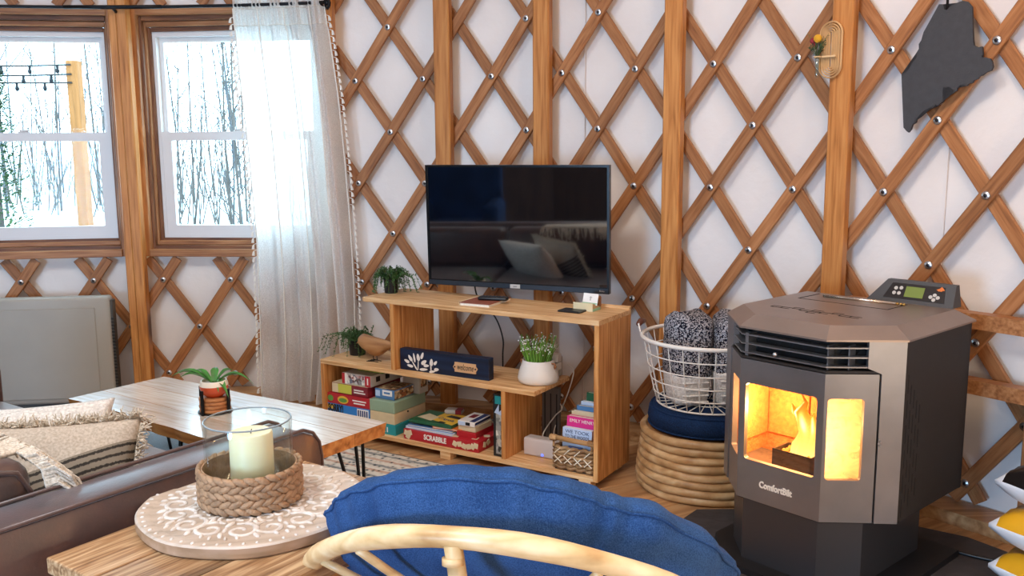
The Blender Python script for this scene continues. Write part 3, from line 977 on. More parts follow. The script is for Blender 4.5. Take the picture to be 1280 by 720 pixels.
t = obj('card_deck', b2, P_NAVY, loc=sp(0.028, 0.018, 0.115), rot=(0, 0, SRZ)); tag(t, 'small dark blue pack seen through the gap below the basket handle', 'box')

# ------------------------------------------------------------------ things on the shelf and the top
sg = thing('welcome_sign', 'long navy wooden block with white painted leaves and welcome plaque', 'sign', sp(0.553, 0.05, 0.376), SRZ + 0.035)
M_NAVYW = wood('navy_paint', '#070f1e', '#0c1a34', '#132746', 'x', fine=40, rough=0.55)
box_obj('block', (-0.476, 0, 0), (0, 0.042, 0.098), M_NAVYW, sg, 0.002)
def leafp(cx, cz, ang, L, w):
    pts = []
    for k in range(12):
        t = 2 * pi * k / 12
        x, y = L / 2 * cos(t), w / 2 * sin(t) * (1 - 0.25 * cos(t))
        pts.append((cx + x * cos(ang) - y * sin(ang), cz + x * sin(ang) + y * cos(ang)))
    return pts
for (x, z, a, L, w) in ((-0.438, 0.042, 2.75, 0.03, 0.014), (-0.418, 0.058, 2.2, 0.034, 0.015), (-0.396, 0.062, 1.75, 0.044, 0.010), (-0.374, 0.066, 1.75, 0.034, 0.017), (-0.352, 0.076, 1.2, 0.034, 0.014),
                        (-0.343, 0.046, 0.6, 0.034, 0.018), (-0.33, 0.032, 0.1, 0.030, 0.014), (-0.42, 0.022, 3.0, 0.034, 0.013), (-0.345, 0.013, 0.1, 0.045, 0.012), (-0.395, 0.026, 2.2, 0.05, 0.007), (-0.375, 0.03, 1.5, 0.05, 0.005),
                        (-0.302, 0.05, 1.5, 0.034, 0.018), (-0.28, 0.050, 0.9, 0.024, 0.013), (-0.275, 0.02, 0.2, 0.026, 0.015), (-0.298, 0.008, 0.2, 0.034, 0.011), (-0.305, 0.026, 1.6, 0.03, 0.006)):
    bm = BM(); add_prism(bm, leafp(x, z, a, L, w), 0, 0.0012, FRONT); obj('painted_leaf', bm, P_WHITE, sg)
bm = BM(); add_prism(bm, [(-0.175, -0.022), (-0.065, -0.022), (-0.065, -0.012), (-0.056, 0), (-0.065, 0.012), (-0.065, 0.022), (-0.175, 0.022), (-0.175, 0.012), (-0.184, 0), (-0.175, -0.012)], 0, 0.004, Matrix.Translation((0, 0, 0.046)) @ FRONT)
pl = obj('plaque', bm, plain('pale_ply', '#cfa67c', 0.6), sg)
text('lettering', 'welcome', 0.04, P_BLACK, pl, at_front(-0.12, -0.0042, 0.047), shear=0.35, width=0.085)
bm = BM()
for x in (-0.174, -0.066):
    add_lathe(bm, [(0, 0.0055), (0.004, 0.0055), (0.004, 0.003)], 10, at_front(x, 0.0, 0.046))
obj('pin', bm, P_BLACK, pl)

# flower pot
M_CERAM = plain('white_ceramic', '#e6e3df', 0.35, var=0.03)
M_GREENS = plain('grass_green', '#6f9c3c', 0.6, var=0.35, vscale=9)
fp = thing('potted_flowers', 'white tapered ceramic pot of white-tipped green sprigs with leather tabs', 'potted plant', sp(0.362, 0.15, 0.376), SRZ)
bm = BM(); add_lathe(bm, [(0, 0), (0.074, 0), (0.086, 0.006), (0.09, 0.02), (0.086, 0.045), (0.075, 0.075), (0.068, 0.098), (0.067, 0.101), (0.063, 0.099), (0.063, 0.088), (0, 0.086)], 40)
obj('pot', bm, M_CERAM, fp, autos=50)
M_LEATH = plain('tan_leather', '#a06a44', 0.6)
for s in (-1, 1):
    bm = BM(); add_tube(bm, [(s * 0.068, -0.006, 0.088), (s * 0.082, -0.004, 0.09), (s * 0.084, 0, 0.078), (s * 0.077, 0.002, 0.066)], 0.006, 6, flat=0.4); obj('leather_tab', bm, M_LEATH, fp, smooth=True)
rnd = random.Random(5)
bs, bf = BM(), BM()
for k in range(120):
    a, rr = rnd.random() * 2 * pi, 0.058 * sqrt(rnd.random())
    h = 0.06 + 0.055 * rnd.random()
    tip = Vector((rr * cos(a) * 1.55, rr * sin(a) * 1.55, 0.095 + h))
    bp_ = Vector((rr * cos(a) * 0.9, rr * sin(a) * 0.9, 0.086))
    mid = (tip + bp_) / 2 + Vector((rnd.uniform(-.006, .006), rnd.uniform(-.006, .006), 0.004))
    add_tube(bs, [bp_, mid, tip], [0.0022, 0.0018, 0.001], 4)
    for q in range(2):
        t = rnd.uniform(0.55, 1.0); c_ = bp_.lerp(tip, t)
        add_ball(bf, c_ + Vector((rnd.uniform(-.006, .006), rnd.uniform(-.006, .006), rnd.uniform(0, .008))), 0.0032, u=5, v=4)
obj('sprigs', bs, M_GREENS, fp, kind='stuff'); obj('blossom', bf, P_WHITE, fp, kind='stuff')

# trailing plants in black pots
M_LEAF = plain('trailing_leaf', '#3f6636', 0.55, var=0.45, vscale=14)
M_STEM = plain('trailing_stem', '#556a3a', 0.7)
def leaf_quad(bm, p, d, up, L, w):
    d = d.normalized(); s = d.cross(up)
    if s.length < 1e-4:
        s = d.orthogonal()
    s.normalize()
    n_ = s.cross(d).normalized()
    v = [bm.verts.new(q) for q in (p, p + d * L * 0.45 + s * w / 2 + n_ * w * 0.12, p + d * L, p + d * L * 0.45 - s * w / 2 + n_ * w * 0.12)]
    bm.faces.new(v)
def trailing(name, loc, rz, label, seed, strands, pr=0.042, ph=0.075, sideways=None):
    t = thing(name, label, 'potted plant', loc, rz, 'trailing plants in black pots on the shelf unit')
    bm = BM(); add_lathe(bm, [(0, 0), (pr * 0.86, 0), (pr, ph), (pr * 0.93, ph), (pr * 0.9, ph * 0.86), (0, ph * 0.84)], 28); obj('pot', bm, M_BLACK, t, autos=45)
    rn = random.Random(seed)
    bl, bs = BM(), BM()
    for k in range(strands):
        a = rn.random() * 2 * pi
        L = rn.uniform(0.035, 0.085)
        out = rn.uniform(0.02, 0.07)
        droop = rn.uniform(-0.01, 0.08)
        if sideways and k < len(sideways):
            a, out, droop = sideways[k]
            L = 0.05
        p0 = Vector((pr * 0.5 * cos(a), pr * 0.5 * sin(a), ph * 0.85))
        dr = Vector((cos(a), sin(a), 0))
        pts = [p0, p0 + dr * out * 0.45 + Vector((0, 0, L * 0.8)), p0 + dr * out * 0.9 + Vector((0, 0, L * 0.55)), p0 + dr * (out * 1.12) + Vector((0, 0, L * 0.3 - droop))]
        fine = []
        for i in range(3):
            for q in range(4):
                fine.append(pts[i].lerp(pts[i + 1], q / 4))
        fine.append(pts[3])
        fine = [Vector((p.x, p.y, max(p.z, 0.006))) for p in fine]
        add_tube(bs, fine, 0.0012, 4)
        for i, p in enumerate(fine[1:]):
            for q in range(4):
                d = Vector((rn.uniform(-1, 1), rn.uniform(-1, 1), rn.uniform(-0.4, 0.7))) + dr * 0.3
                if p.z < 0.02:
                    d.z = abs(d.z)
                leaf_quad(bl, p, d, Vector((0, 0, 1)), rn.uniform(0.009, 0.015), rn.uniform(0.006, 0.009))
    obj('stems', bs, M_STEM, t, kind='stuff'); obj('foliage', bl, M_LEAF, t, kind='stuff')
    return t
trailing('trailing_plant', sp(1.178, 0.165, 0.703), SRZ, 'small trailing green plant in black pot at the left end of the top board', 11, 60, 0.036, 0.068, [(0.1, 0.11, 0.05), (-0.2, 0.15, 0.05), (0.3, 0.12, 0.05), (-0.05, 0.13, 0.06), (3.6, 0.06, 0.10), (3.9, 0.06, 0.11)])
trailing('trailing_plant', sp(1.405, 0.17, 0.376), SRZ, 'small trailing green plant in black pot beside the wooden bird', 23, 50, 0.045, 0.075, [(3.3, 0.13, 0.06), (3.6, 0.16, 0.07), (3.1, 0.11, 0.05), (3.9, 0.12, 0.07), (3.5, 0.145, 0.065), (4.4, 0.10, 0.07), (4.9, 0.07, 0.07), (1.2, 0.06, -0.05)])

# wooden bird
M_BIRD = wood('bird_wood', '#8a5a34', '#b07c4c', '#c89868', 'x', fine=25, stretch=0.2, bstr=0.1)
bd_ = thing('wooden_bird', 'carved light wood bird on thin dark wire legs beside the lower plant', 'figurine', sp(1.235, 0.095, 0.376), SRZ)
bm = BM()
prof = [(-0.098, 0.082, 0.0), (-0.093, 0.088, 0.008), (-0.084, 0.094, 0.024), (-0.066, 0.094, 0.037), (-0.045, 0.088, 0.041), (-0.02, 0.079, 0.046), (0.005, 0.074, 0.048), (0.03, 0.074, 0.045), (0.055, 0.079, 0.037), (0.08, 0.086, 0.026), (0.105, 0.091, 0.015), (0.118, 0.093, 0.0)]
rings = []
for x, z, r in prof:
    if r == 0:
        rings.append([bm.verts.new((x, 0, z))])
    else:
        rings.append([bm.verts.new((x, 0.82 * r * cos(2 * pi * k / 18), z + r * sin(2 * pi * k / 18) * (1.0 if sin(2 * pi * k / 18) < 0 else 0.92))) for k in range(18)])
for A_, B_ in zip(rings, rings[1:]):
    for k in range(18):
        f = [A_[k % len(A_)], A_[(k + 1) % len(A_)], B_[(k + 1) % len(B_)], B_[k % len(B_)]]
        f = [v for i, v in enumerate(f) if v not in f[:i]]
        if len(f) > 2:
            bm.faces.new(f)
obj('body', bm, M_BIRD, bd_, smooth=True)
bm = BM(); add_lathe(bm, [(0, 0.024), (0.004, 0.01), (0.008, 0)], 10, Matrix.Translation((-0.092, 0, 0.086)) @ Matrix.Rotation(-pi / 2 - 0.5, 4, 'Y')); obj('beak', bm, M_BIRD, bd_, smooth=True)
for y in (-0.012, 0.012):
    bm = BM()
    add_tube(bm, [(0.004, y, 0.04), (0.006, y, 0.003)], 0.0022, 6)
    for (dx, dy) in ((-0.035, -0.012), (-0.036, 0.0), (-0.032, 0.012), (0.026, 0.0)):
        add_tube(bm, [(0.006, y, 0.003), (0.006 + dx, y + dy, 0.002)], 0.0018, 5)
    obj('leg', bm, M_DARKMETAL, bd_)

# notebook, remote, card holder
nb = thing('spiral_notebook', 'brown-covered spiral notebook lying under the remote control', 'notebook', sp(0.545, 0.045, 0.703), SRZ + 0.08)
M_KRAFT = plain('brown_cover', '#8a4a34', 0.6)
box_obj('pages', (-0.145, 0.003, 0), (-0.002, 0.207, 0.011), G_PAPER, nb)
box_obj('cover', (-0.148, 0, 0.011), (0, 0.21, 0.0135), M_KRAFT, nb)
bm = BM()
for k in range(22):
    add_tube(bm, [(-0.149 + 0.005 * cos(q * pi / 4), 0.008 + 0.009 * k, 0.008 + 0.007 * sin(q * pi / 4)) for q in range(8)], 0.0012, 4, closed=True)
obj('spiral_binding', bm, P_CREAM, nb, kind='stuff')
rm = thing('remote_control', 'black television remote control lying on the brown notebook', 'remote', sp(0.59, 0.15, 0.7165), SRZ + 0.28)
bm = BM(); add_box(bm, (-0.068, -0.021, 0), (0.068, 0.021, 0.017), None, 0.008, 3); obj('body', bm, M_BLACK, rm, autos=50)
bm = BM()
for i in range(7):
    for j in range(3):
        add_box(bm, (-0.05 + i * 0.015, -0.014 + j * 0.011, 0.0165), (-0.041 + i * 0.015, -0.007 + j * 0.011, 0.0185), None, 0.001)
obj('buttons', bm, plain('button_grey', '#33363d', 0.5), rm, kind='stuff')
ch = thing('card_holder', 'small wooden desk stand with green edge holding a white card', 'card holder', sp(0.155, 0.165, 0.703), SRZ)
bm = BM(); add_prism(bm, [(0, 0), (0.075, 0), (0.075, 0.012), (0.02, 0.030), (0, 0.036)], -0.045, 0.045, Matrix(((0, 0, 1, 0), (1, 0, 0, 0), (0, 1, 0, 0), (0, 0, 0, 1)))); obj('block', bm, P_TAN, ch)
box_obj('front_face', (-0.045, -0.0012, 0.001), (0.045, 0.0006, 0.036), mcol('pale_stand', '#d9cba4'), ch)
box_obj('side_face', (0.0446, 0.002, 0.001), (0.0458, 0.073, 0.012), mcol('mint', '#8fc4a4'), ch)
bm = BM(); add_box(bm, (-0.005, 0.062, 0.01), (0.047, 0.082, 0.058), None, 0.004); obj('back_rest', bm, plain('stand_brown', '#8a5a34', 0.6), ch)
cd = link('business_card', mesh_of((lambda b: (add_box(b, (-0.037, 0, 0), (0.037, 0.0012, 0.048)), b)[1])(BM()), 'business_card', P_WHITE), None, sp(0.140, 0.196, 0.727), (-0.28, 0, SRZ - 0.12)); tag(cd, 'white business card leaning in the small wooden stand', 'card')
b2 = BM(); add_box(b2, (-0.037, -0.0006, 0.004), (0.037, 0.0004, 0.009)); obj('print', b2, mcol('mint', '#8fc4a4'), cd)
b2 = BM(); add_box(b2, (-0.002, -0.0006, 0.018), (0.003, 0.0004, 0.036)); add_box(b2, (-0.006, -0.0006, 0.03), (0.008, 0.0004, 0.033)); obj('print', b2, P_GREY, cd)
b2 = BM(); add_box(b2, (-0.052, 0, 0), (0.052, 0.075, 0.008), None, 0.0035, 2)
t = obj('phone_charger', b2, M_BLACK, loc=sp(0.19, 0.10, 0.703), rot=(0, 0, SRZ)); tag(t, 'flat black pad lying in front of the card holder', 'charger')

# ------------------------------------------------------------------ television
TRZ = -radians(23.09)
tv = thing('television', 'flat black television on a wall arm above the pine shelf unit', 'television', (0.017, 4.02, 0.755), TRZ)
tv.rotation_euler = (radians(1.6), 0, TRZ)
TW, TH = 0.876, 0.552
M_BEZ = plain('tv_bezel', '#08090b', 0.25)
bm = BM(); framed(bm, -TW / 2, TW / 2, 0, TH, -TW / 2 + 0.010, TW / 2 - 0.010, 0.026, TH - 0.010, -0.006, 0.02, 0.002, 2); obj('bezel', bm, M_BEZ, tv)
M_SCR = plain('tv_screen', '#05070d', 0.05, 0.0, 1.0, **{'Coat Weight': 1.0, 'Coat Roughness': 0.03, 'Coat IOR': 2.0})
box_obj('screen', (-TW / 2 + 0.009, -0.002, 0.025), (TW / 2 - 0.009, 0.018, TH - 0.009), M_SCR, tv)
bm = BM(); add_box(bm, (-TW / 2 + 0.01, 0.018, 0.012), (TW / 2 - 0.01, 0.035, TH - 0.012), None, 0.006); add_box(bm, (-0.28, 0.03, 0.04), (0.28, 0.07, 0.34), None, 0.012); obj('rear_housing', bm, M_BLACK, tv)
box_obj('logo_plate', (-0.024, -0.0085, 0.003), (0.024, -0.0055, 0.021), P_GREY, tv)
text('lettering', 'onn', 0.012, P_BLACK, tv, at_front(0, -0.0088, 0.012))
text('lettering', 'Roku', 0.011, P_GREY, tv, at_front(TW / 2 - 0.032, -0.0068, 0.012))
box_obj('chin_strip', (-TW / 2 + 0.004, -0.0072, 0.002), (TW / 2 - 0.004, -0.0055, 0.022), plain('tv_chin', '#2a3038', 0.35, 0.3), tv)
# wall arm: in television coordinates, reaching the studs behind
bm = BM()
add_box(bm, (-0.12, 0.07, 0.12), (0.12, 0.085, 0.34))
add_tube(bm, [(0, 0.085, 0.25), (0.14, 0.25, 0.25)], 0.022, 8); add_tube(bm, [(0.14, 0.25, 0.25), (-0.01, 0.40, 0.25)], 0.022, 8)
add_lathe(bm, [(0, -0.04), (0.025, -0.04), (0.025, 0.04), (0, 0.04)], 12, Matrix.Translation((0.14, 0.25, 0.25)))
obj('wall_arm', bm, M_DARKMETAL, tv)
_tm = Matrix.Translation((0.017, 4.02, 0.755)) @ Matrix.Rotation(TRZ, 4, 'Z')
_ti = _tm.inverted()
pa, pb = _ti @ wp(YR - 0.122, 20.75, 1.0), _ti @ wp(YR - 0.122, 27.63, 1.0)
bm = BM(); dd = (pb - pa).normalized()
add_tube(bm, [pa - dd * 0.06, pb + dd * 0.06], 0.03, 4, upv=(0, 0, 1)); add_tube(bm, [(-0.01, 0.40, 0.25), (pa + pb) / 2], 0.022, 8)
obj('wall_plate', bm, M_DARKMETAL, tv)
cable('tv_cable', [_tm @ Vector((-0.235, 0.06, 0.05)), _tm @ Vector((-0.232, 0.085, -0.06)), sp(0.70, 0.335, 0.6), sp(0.665, 0.345, 0.5), sp(0.66, 0.335, 0.42), sp(0.655, 0.33, 0.3), sp(0.65, 0.34, 0.03)], 0.004, M_BLACK, 'black cable hanging from the television behind the shelf unit')

# ------------------------------------------------------------------ pellet stove
QX = Vector((0.66, -0.751, 0)).normalized()
QRZ = atan2(QX.y, QX.x)
QP = Vector((0.834, 2.735, 0))
M_CAST = plain('stove_grey', '#86878c', 0.38, 0.75, var=0.12, vscale=6)
M_SIDE = plain('stove_black', '#231f1e', 0.6, 0.1, var=0.1, vscale=60, bstr=0.15, bscale=300)
M_LID = plain('stove_bronze', '#94857c', 0.38, 0.6, var=0.06, vscale=8)
M_DARKIN = plain('stove_inner_black', '#0b0b0c', 0.7)
M_BRICK = plain('fire_brick', '#b87a48', 0.9, var=0.25, vscale=60, bstr=0.5, bscale=120)
M_HAZEGLASS, _nt, _b = _new('hazed_glass')  # translucent haze put in so the right pane glows with the fire
_tr = N(_nt, 'ShaderNodeBsdfTransparent'); _tl = N(_nt, 'ShaderNodeBsdfTranslucent'); _tl.inputs[0].default_value = lin('#f0dcc0')
_no = N(_nt, 'ShaderNodeTexNoise'); _no.inputs['Scale'].default_value = 18; _no.inputs['Detail'].default_value = 6; _no.inputs['Distortion'].default_value = 1.2
_nt.links.new(coords(_nt, (1, 1, 1.6)), _no.inputs['Vector'])
_ms = N(_nt, 'ShaderNodeMixShader'); _nt.links.new(ramp(_nt, _no.outputs['Fac'], [(0.35, (0.25, 0.25, 0.25, 1)), (0.65, (0.65, 0.65, 0.65, 1))]), _ms.inputs[0])
_nt.links.new(_tr.outputs[0], _ms.inputs[1]); _nt.links.new(_tl.outputs[0], _ms.inputs[2]); _nt.links.new(_ms.outputs[0], _nt.nodes['Material Output'].inputs[0])
M_BRASS = plain('brass', '#c9a05a', 0.25, 1.0)
M_HEATGLASS = clear_glass('heat_glass', '#fff3e6', 0.05)
st = thing('pellet_stove', 'freestanding bronze and grey pellet stove with a burning fire', 'stove', QP, QRZ)
HX, CH = 0.148, 0.164           # half the front, chamfer
def octo(off=0.0, back=0.62, fx=HX, c=CH, y=0.0):
    k = off * 0.4142
    return [(-fx - k, y - off), (fx + k, y - off), (fx + c + off, y + c - k), (fx + c + off, back + off), (-fx - c - off, back + off), (-fx - c - off, y + c - k)]
# floor plate, pedestal
bm = BM(); add_prism(bm, [(-0.16, -0.06), (0.16, -0.06), (0.335, 0.115), (0.335, 0.585), (-0.31, 0.585), (-0.30, 0.10)], 0.012, 0.034); obj('floor_plate', bm, plain('plate_black', '#131214', 0.5), st)
M_PED = plain('pedestal_black', '#4a4b50', 0.40, 0.7)
bm = BM(); add_prism(bm, [(-0.125, 0.004), (0.142, 0.004), (0.238, 0.10), (0.238, 0.49), (-0.238, 0.49), (-0.238, 0.12), (-0.140, 0.022)], 0.034, 0.242); obj('pedestal', bm, M_PED, st)
# body: sides, back, bottom
for s in (-1, 1):
    x0, x1 = (0.298, 0.312) if s > 0 else (-0.312, -0.298)
    p = box_obj('side_panel', (x0, CH + 0.002, 0.24), (x1, 0.62, 0.806), M_SIDE, st, 0.003)
    bm = BM()
    for c in range(5):
        y = 0.186 + 0.021 * c
        for k in range(6):
            z0 = 0.255 + 0.03 * (c % 2) + 0.078 * k + 0.012 * c
            if z0 + 0.055 < 0.75 - 0.035 * c:
                add_box(bm, (s * 0.3105 - 0.0022, y, z0), (s * 0.3105 + 0.0022, y + 0.0035, z0 + 0.058))
    obj('vent_slots', bm, M_DARKIN, p, kind='stuff')
box_obj('back_panel', (-0.312, 0.606, 0.24), (0.312, 0.62, 0.806), M_SIDE, st)
bm = BM(); add_prism(bm, octo(-0.004), 0.238, 0.246); obj('bottom_plate', bm, M_DARKIN, st)
bm = BM(); add_prism(bm, octo(-0.03), 0.70, 0.712); obj('firebox_roof', bm, M_DARKIN, st)
bm = BM(); add_prism(bm, octo(-0.055, 0.30), 0.712, 0.80); lb = obj('louver_back', bm, plain('louver_recess', '#1d2126', 0.5, 0.4), st)
bm = BM()
for k in range(6):
    bm = BM(); add_lathe(bm, [(0, 0.001), (0.017, 0.001), (0.017, -0.004)], 16, at_front(-0.115 + k * 0.045, 0.0555, 0.752)); obj('louver_hole', bm, M_DARKIN, lb)
for s in (-1, 1):
    M = Matrix.Translation((s * (HX - 0.02), 0.056, 0)) @ Matrix.Rotation(s * pi / 4, 4, 'Z')
    for k in range(2):
        bm = BM(); add_lathe(bm, [(0, 0.001), (0.017, 0.001), (0.017, -0.004)], 16, M @ at_front(s * (0.045 + 0.05 * k), -0.004, 0.752)); obj('louver_hole', bm, M_DARKIN, lb)
# louvers
for q, z in enumerate((0.727, 0.756, 0.785)):
    o_ = octo(0.0, 0.30)[:]
    outer = [(-HX - 0.09, 0.09), (-HX, 0.0), (HX, 0.0), (HX + 0.09, 0.09)]
    inner = [(HX + 0.075, 0.115), (HX - 0.012, 0.030), (-HX + 0.012, 0.030), (-HX - 0.075, 0.115)]
    bm = BM(); add_prism(bm, outer + inner, z - 0.002, z + 0.002); obj('louver', bm, M_CAST, st)
bm = BM(); add_box(bm, (-HX + 0.01, 0.006, 0.715), (-HX + 0.022, 0.05, 0.79)); add_box(bm, (HX - 0.006, 0.016, 0.715), (HX - 0.002, 0.05, 0.79)); add_box(bm, (HX + 0.04, 0.055, 0.715), (HX + 0.044, 0.09, 0.79)); obj('louver_bracket', bm, M_CAST, st)
bm = BM(); add_prism(bm, [(-HX - 0.112, 0.112), (-HX, 0.0), (HX, 0.0), (HX + 0.112, 0.112), (HX + 0.08, 0.13), (HX - 0.01, 0.04), (-HX + 0.01, 0.04), (-HX - 0.08, 0.13)], 0.709, 0.716); obj('louver_sill', bm, M_SIDE, st)
bm = BM(); add_lathe(bm, [(0, 0.014), (0.005, 0.013), (0.008, 0.008), (0.006, 0.002), (0.004, -0.004)], 14, at_front(-0.02, 0.0, 0.739)); obj('damper_knob', bm, M_STEEL, st, smooth=True)
# door: front frame and two angled frames
dr = link('door', None, st)
bm = BM(); framed(bm, -HX, HX, 0.242, 0.706, -0.127, 0.125, 0.376, 0.629, 0.0, 0.018, 0.012, 5); ff = obj('front_frame', bm, M_CAST, dr)
MR = Matrix.Translation((HX, 0, 0)) @ Matrix.Rotation(pi / 4, 4, 'Z')
ML = Matrix.Translation((-HX, 0, 0)) @ Matrix.Rotation(-pi / 4, 4, 'Z')
bm = BM(); framed(bm, 0.0, 0.158, 0.242, 0.706, 0.011, 0.118, 0.376, 0.630, 0.0, 0.018, 0.010, 5, MR); obj('angled_frame', bm, M_CAST, dr)
bm = BM(); framed(bm, -0.158, 0.0, 0.242, 0.706, -0.118, -0.011, 0.376, 0.630, 0.0, 0.018, 0.010, 5, ML); obj('angled_frame', bm, M_CAST, dr)
box_obj('glass_pane', (-0.13, 0.0185, 0.372), (0.128, 0.0225, 0.633), M_HEATGLASS, dr)
bm = BM(); add_box(bm, (0.011, 0.0185, 0.372), (0.121, 0.0225, 0.634), MR); obj('glass_pane', bm, M_HAZEGLASS, dr)
bm = BM(); add_box(bm, (-0.121, 0.0185, 0.372), (-0.011, 0.0225, 0.634), ML); obj('glass_pane', bm, M_HEATGLASS, dr)
text('lettering', 'ComfortBilt', 0.030, P_WHITE, dr, at_front(-0.006, -0.001, 0.303), depth=0.0012, bold=0.0009, width=0.118)
# trims at the outer ends of the angled faces
for s, M in ((1, MR), (-1, ML)):
    bm = BM()
    pl_ = [(0.163, 0.242), (0.232, 0.242), (0.232, 0.808), (0.122, 0.808), (0.122, 0.725), (0.163, 0.708)]
    if s < 0:
        pl_ = [(-x, z) for x, z in pl_][::-1]
    add_prism(bm, pl_, -0.016, 0.004, M @ FRONT)
    obj('corner_trim', bm, M_CAST, st)
bm = BM()
for (dx, dz) in ((0, 0), (0.006, -0.006), (0.002, 0.012), (0.006, 0.006)):
    add_ball(bm, MR @ Vector((0.163 + dx, -0.006, 0.495 + dz)), 0.003, u=6, v=5)
obj('latch_screw', bm, M_STEEL, st)
# lid with bevelled rim
bm = BM()
add_prism(bm, octo(0.008, 0.625), 0.806, 0.812)
add_prism(bm, octo(0.008, 0.625), 0.812, 0.846, top=octo(-0.044, 0.66 - 0.03))
lid = obj('lid', bm, M_LID, st)
bm = BM()
for (x0, y0, x1, y1) in ((-0.205, 0.42, -0.200, 0.56), (-0.20, 0.42, 0.125, 0.424), (0.12, 0.42, 0.124, 0.56)):
    add_box(bm, (x0, y0, 0.8455), (x1, y1, 0.8468))
obj('hatch_seam', bm, M_DARKIN, lid)
bm = BM()
for k, (x, y) in enumerate([(-0.16, 0), (-0.125, 0), (-0.09, 0.018), (-0.055, 0), (-0.02, 0.018), (-0.02, -0.018), (0.015, 0), (0.05, 0.018), (0.085, 0), (0.12, 0)]):
    y += 0.215
    add_box(bm, (x - 0.017, y - 0.012, 0.8455), (x + 0.017, y - 0.0095, 0.8468)); add_box(bm, (x - 0.017, y + 0.0095, 0.8455), (x + 0.017, y + 0.012, 0.8468))
    add_box(bm, (x - 0.017, y - 0.012, 0.8455), (x - 0.0145, y + 0.012, 0.8468))
obj('chain_groove', bm, M_DARKIN, lid)
bm = BM(); add_tube(bm, [(-0.155, 0.505, 0.849), (0.10, 0.525, 0.849)], 0.009, 8, flat=0.5); obj('hatch_bar', bm, plain('bright_steel', '#d8cdbf', 0.25, 1.0), lid, smooth=True)
bm = BM()
for dx in (0.0, 0.012, 0.022):
    add_ball(bm, (0.105 + dx, 0.526, 0.851), 0.005, u=8, v=6)
obj('hatch_hinge', bm, M_BRASS, lid)
# control panel
M_CTRL = plain('control_grey', '#3d3d3f', 0.5)
bm = BM()
add_prism(bm, [(0.585, 0.846), (0.650, 0.846), (0.650, 0.918), (0.628, 0.918)], -0.035, 0.262, Matrix(((0, 0, 1, 0), (1, 0, 0, 0), (0, 1, 0, 0), (0, 0, 0, 1))))
for v in bm.verts:
    if v.co.z > 0.9:
        v.co.x = 0.018 if v.co.x < 0.1 else 0.252
cp = obj('control_panel', bm, M_CTRL, st)
MS = Matrix.Translation((0.125, 0.6065, 0.882)) @ Matrix.Rotation(-0.54, 4, 'X') @ FRONT
bm = BM(); add_prism(bm, [(-0.105, -0.028), (0.105, -0.028), (0.095, 0.030), (-0.085, 0.030)], 0, 0.0012, MS); obj('key_plate', bm, plain('key_black', '#120f12', 0.3), cp)
bm = BM(); add_prism(bm, [(-0.034, -0.019), (0.030, -0.019), (0.030, 0.02), (-0.034, 0.02)], 0.001, 0.0018, MS); obj('display', bm, plain('lcd_green', '#6f7f3c', 0.25), cp)
bm = BM()
for (x, z) in ((-0.068, 0.010), (-0.050, 0.012), (-0.070, -0.008), (-0.053, -0.008), (0.068, -0.002), (0.056, -0.010), (0.080, -0.010), (0.068, -0.019)):
    bm = BM(); add_lathe(bm, [(0, 0.002), (0.0065, 0.002), (0.0065, 0)], 12, MS @ Matrix.Translation((x, z, 0.001))); obj('key', bm, P_GREY, cp)
bm = BM(); add_lathe(bm, [(0.003, 0.003), (0.006, 0.003), (0.006, 0), (0.003, 0)], 10, MS @ Matrix.Translation((0.084, 0.019, 0.001))); add_prism(bm, [(0.068, 0.019), (0.076, 0.014), (0.096, 0.018), (0.09, 0.025), (0.083, 0.031), (0.078, 0.024)], 0.001, 0.0022, MS); obj('flame_mark', bm, P_ORANGE, cp)
# fire chamber
fx0, fx1, fy0, fy1, fz0, fz1 = -0.215, 0.215, 0.03, 0.27, 0.30, 0.66
bm = BM(); add_box(bm, (fx0, fy1, fz0), (fx1, fy1 + 0.02, fz1)); add_box(bm, (fx0 - 0.015, 0.10, fz0), (fx0, fy1, fz1)); add_box(bm, (fx1, 0.10, fz0), (fx1 + 0.015, fy1, fz1)); obj('chamber_wall', bm, M_BRICK, st)
for x in (-0.05, 0.11):
    box_obj('fire_brick', (x - 0.155, fy1 - 0.012, 0.39), (x, fy1 + 0.001, 0.60), M_BRICK, st, 0.003)
box_obj('fire_brick', (fx0, 0.11, 0.39), (fx0 + 0.012, fy1 - 0.014, 0.62), M_BRICK, st, 0.003)
bm = BM(); add_prism(bm, octo(-0.04, 0.28), fz0, 0.335); obj('chamber_floor', bm, plain('ash_grey', '#5a5048', 0.9), st)
bm = BM(); add_prism(bm, octo(-0.03, 0.28), 0.642, 0.656); obj('chamber_top', bm, plain('sooted_top', '#7a6a58', 0.8), st)
bm = BM()
framed(bm, 0.0, 0.14, 0.335, 0.402, 0.006, 0.134, 0.341, 0.396, 0.10, 0.105, 0.002, 1)
add_box(bm, (0.002, 0.10, 0.338), (0.138, 0.104, 0.402)); add_box(bm, (0.002, 0.19, 0.338), (0.138, 0.194, 0.402)); add_box(bm, (0.0, 0.10, 0.338), (0.004, 0.194, 0.402)); add_box(bm, (0.136, 0.10, 0.338), (0.14, 0.194, 0.402)); add_box(bm, (0.0, 0.10, 0.336), (0.14, 0.194, 0.34))
for v in bm.verts:
    v.co.x -= 0.075; v.co.y -= 0.015
obj('burn_pot', bm, plain('burn_pot_steel', '#4a3f38', 0.45, 0.6), st)
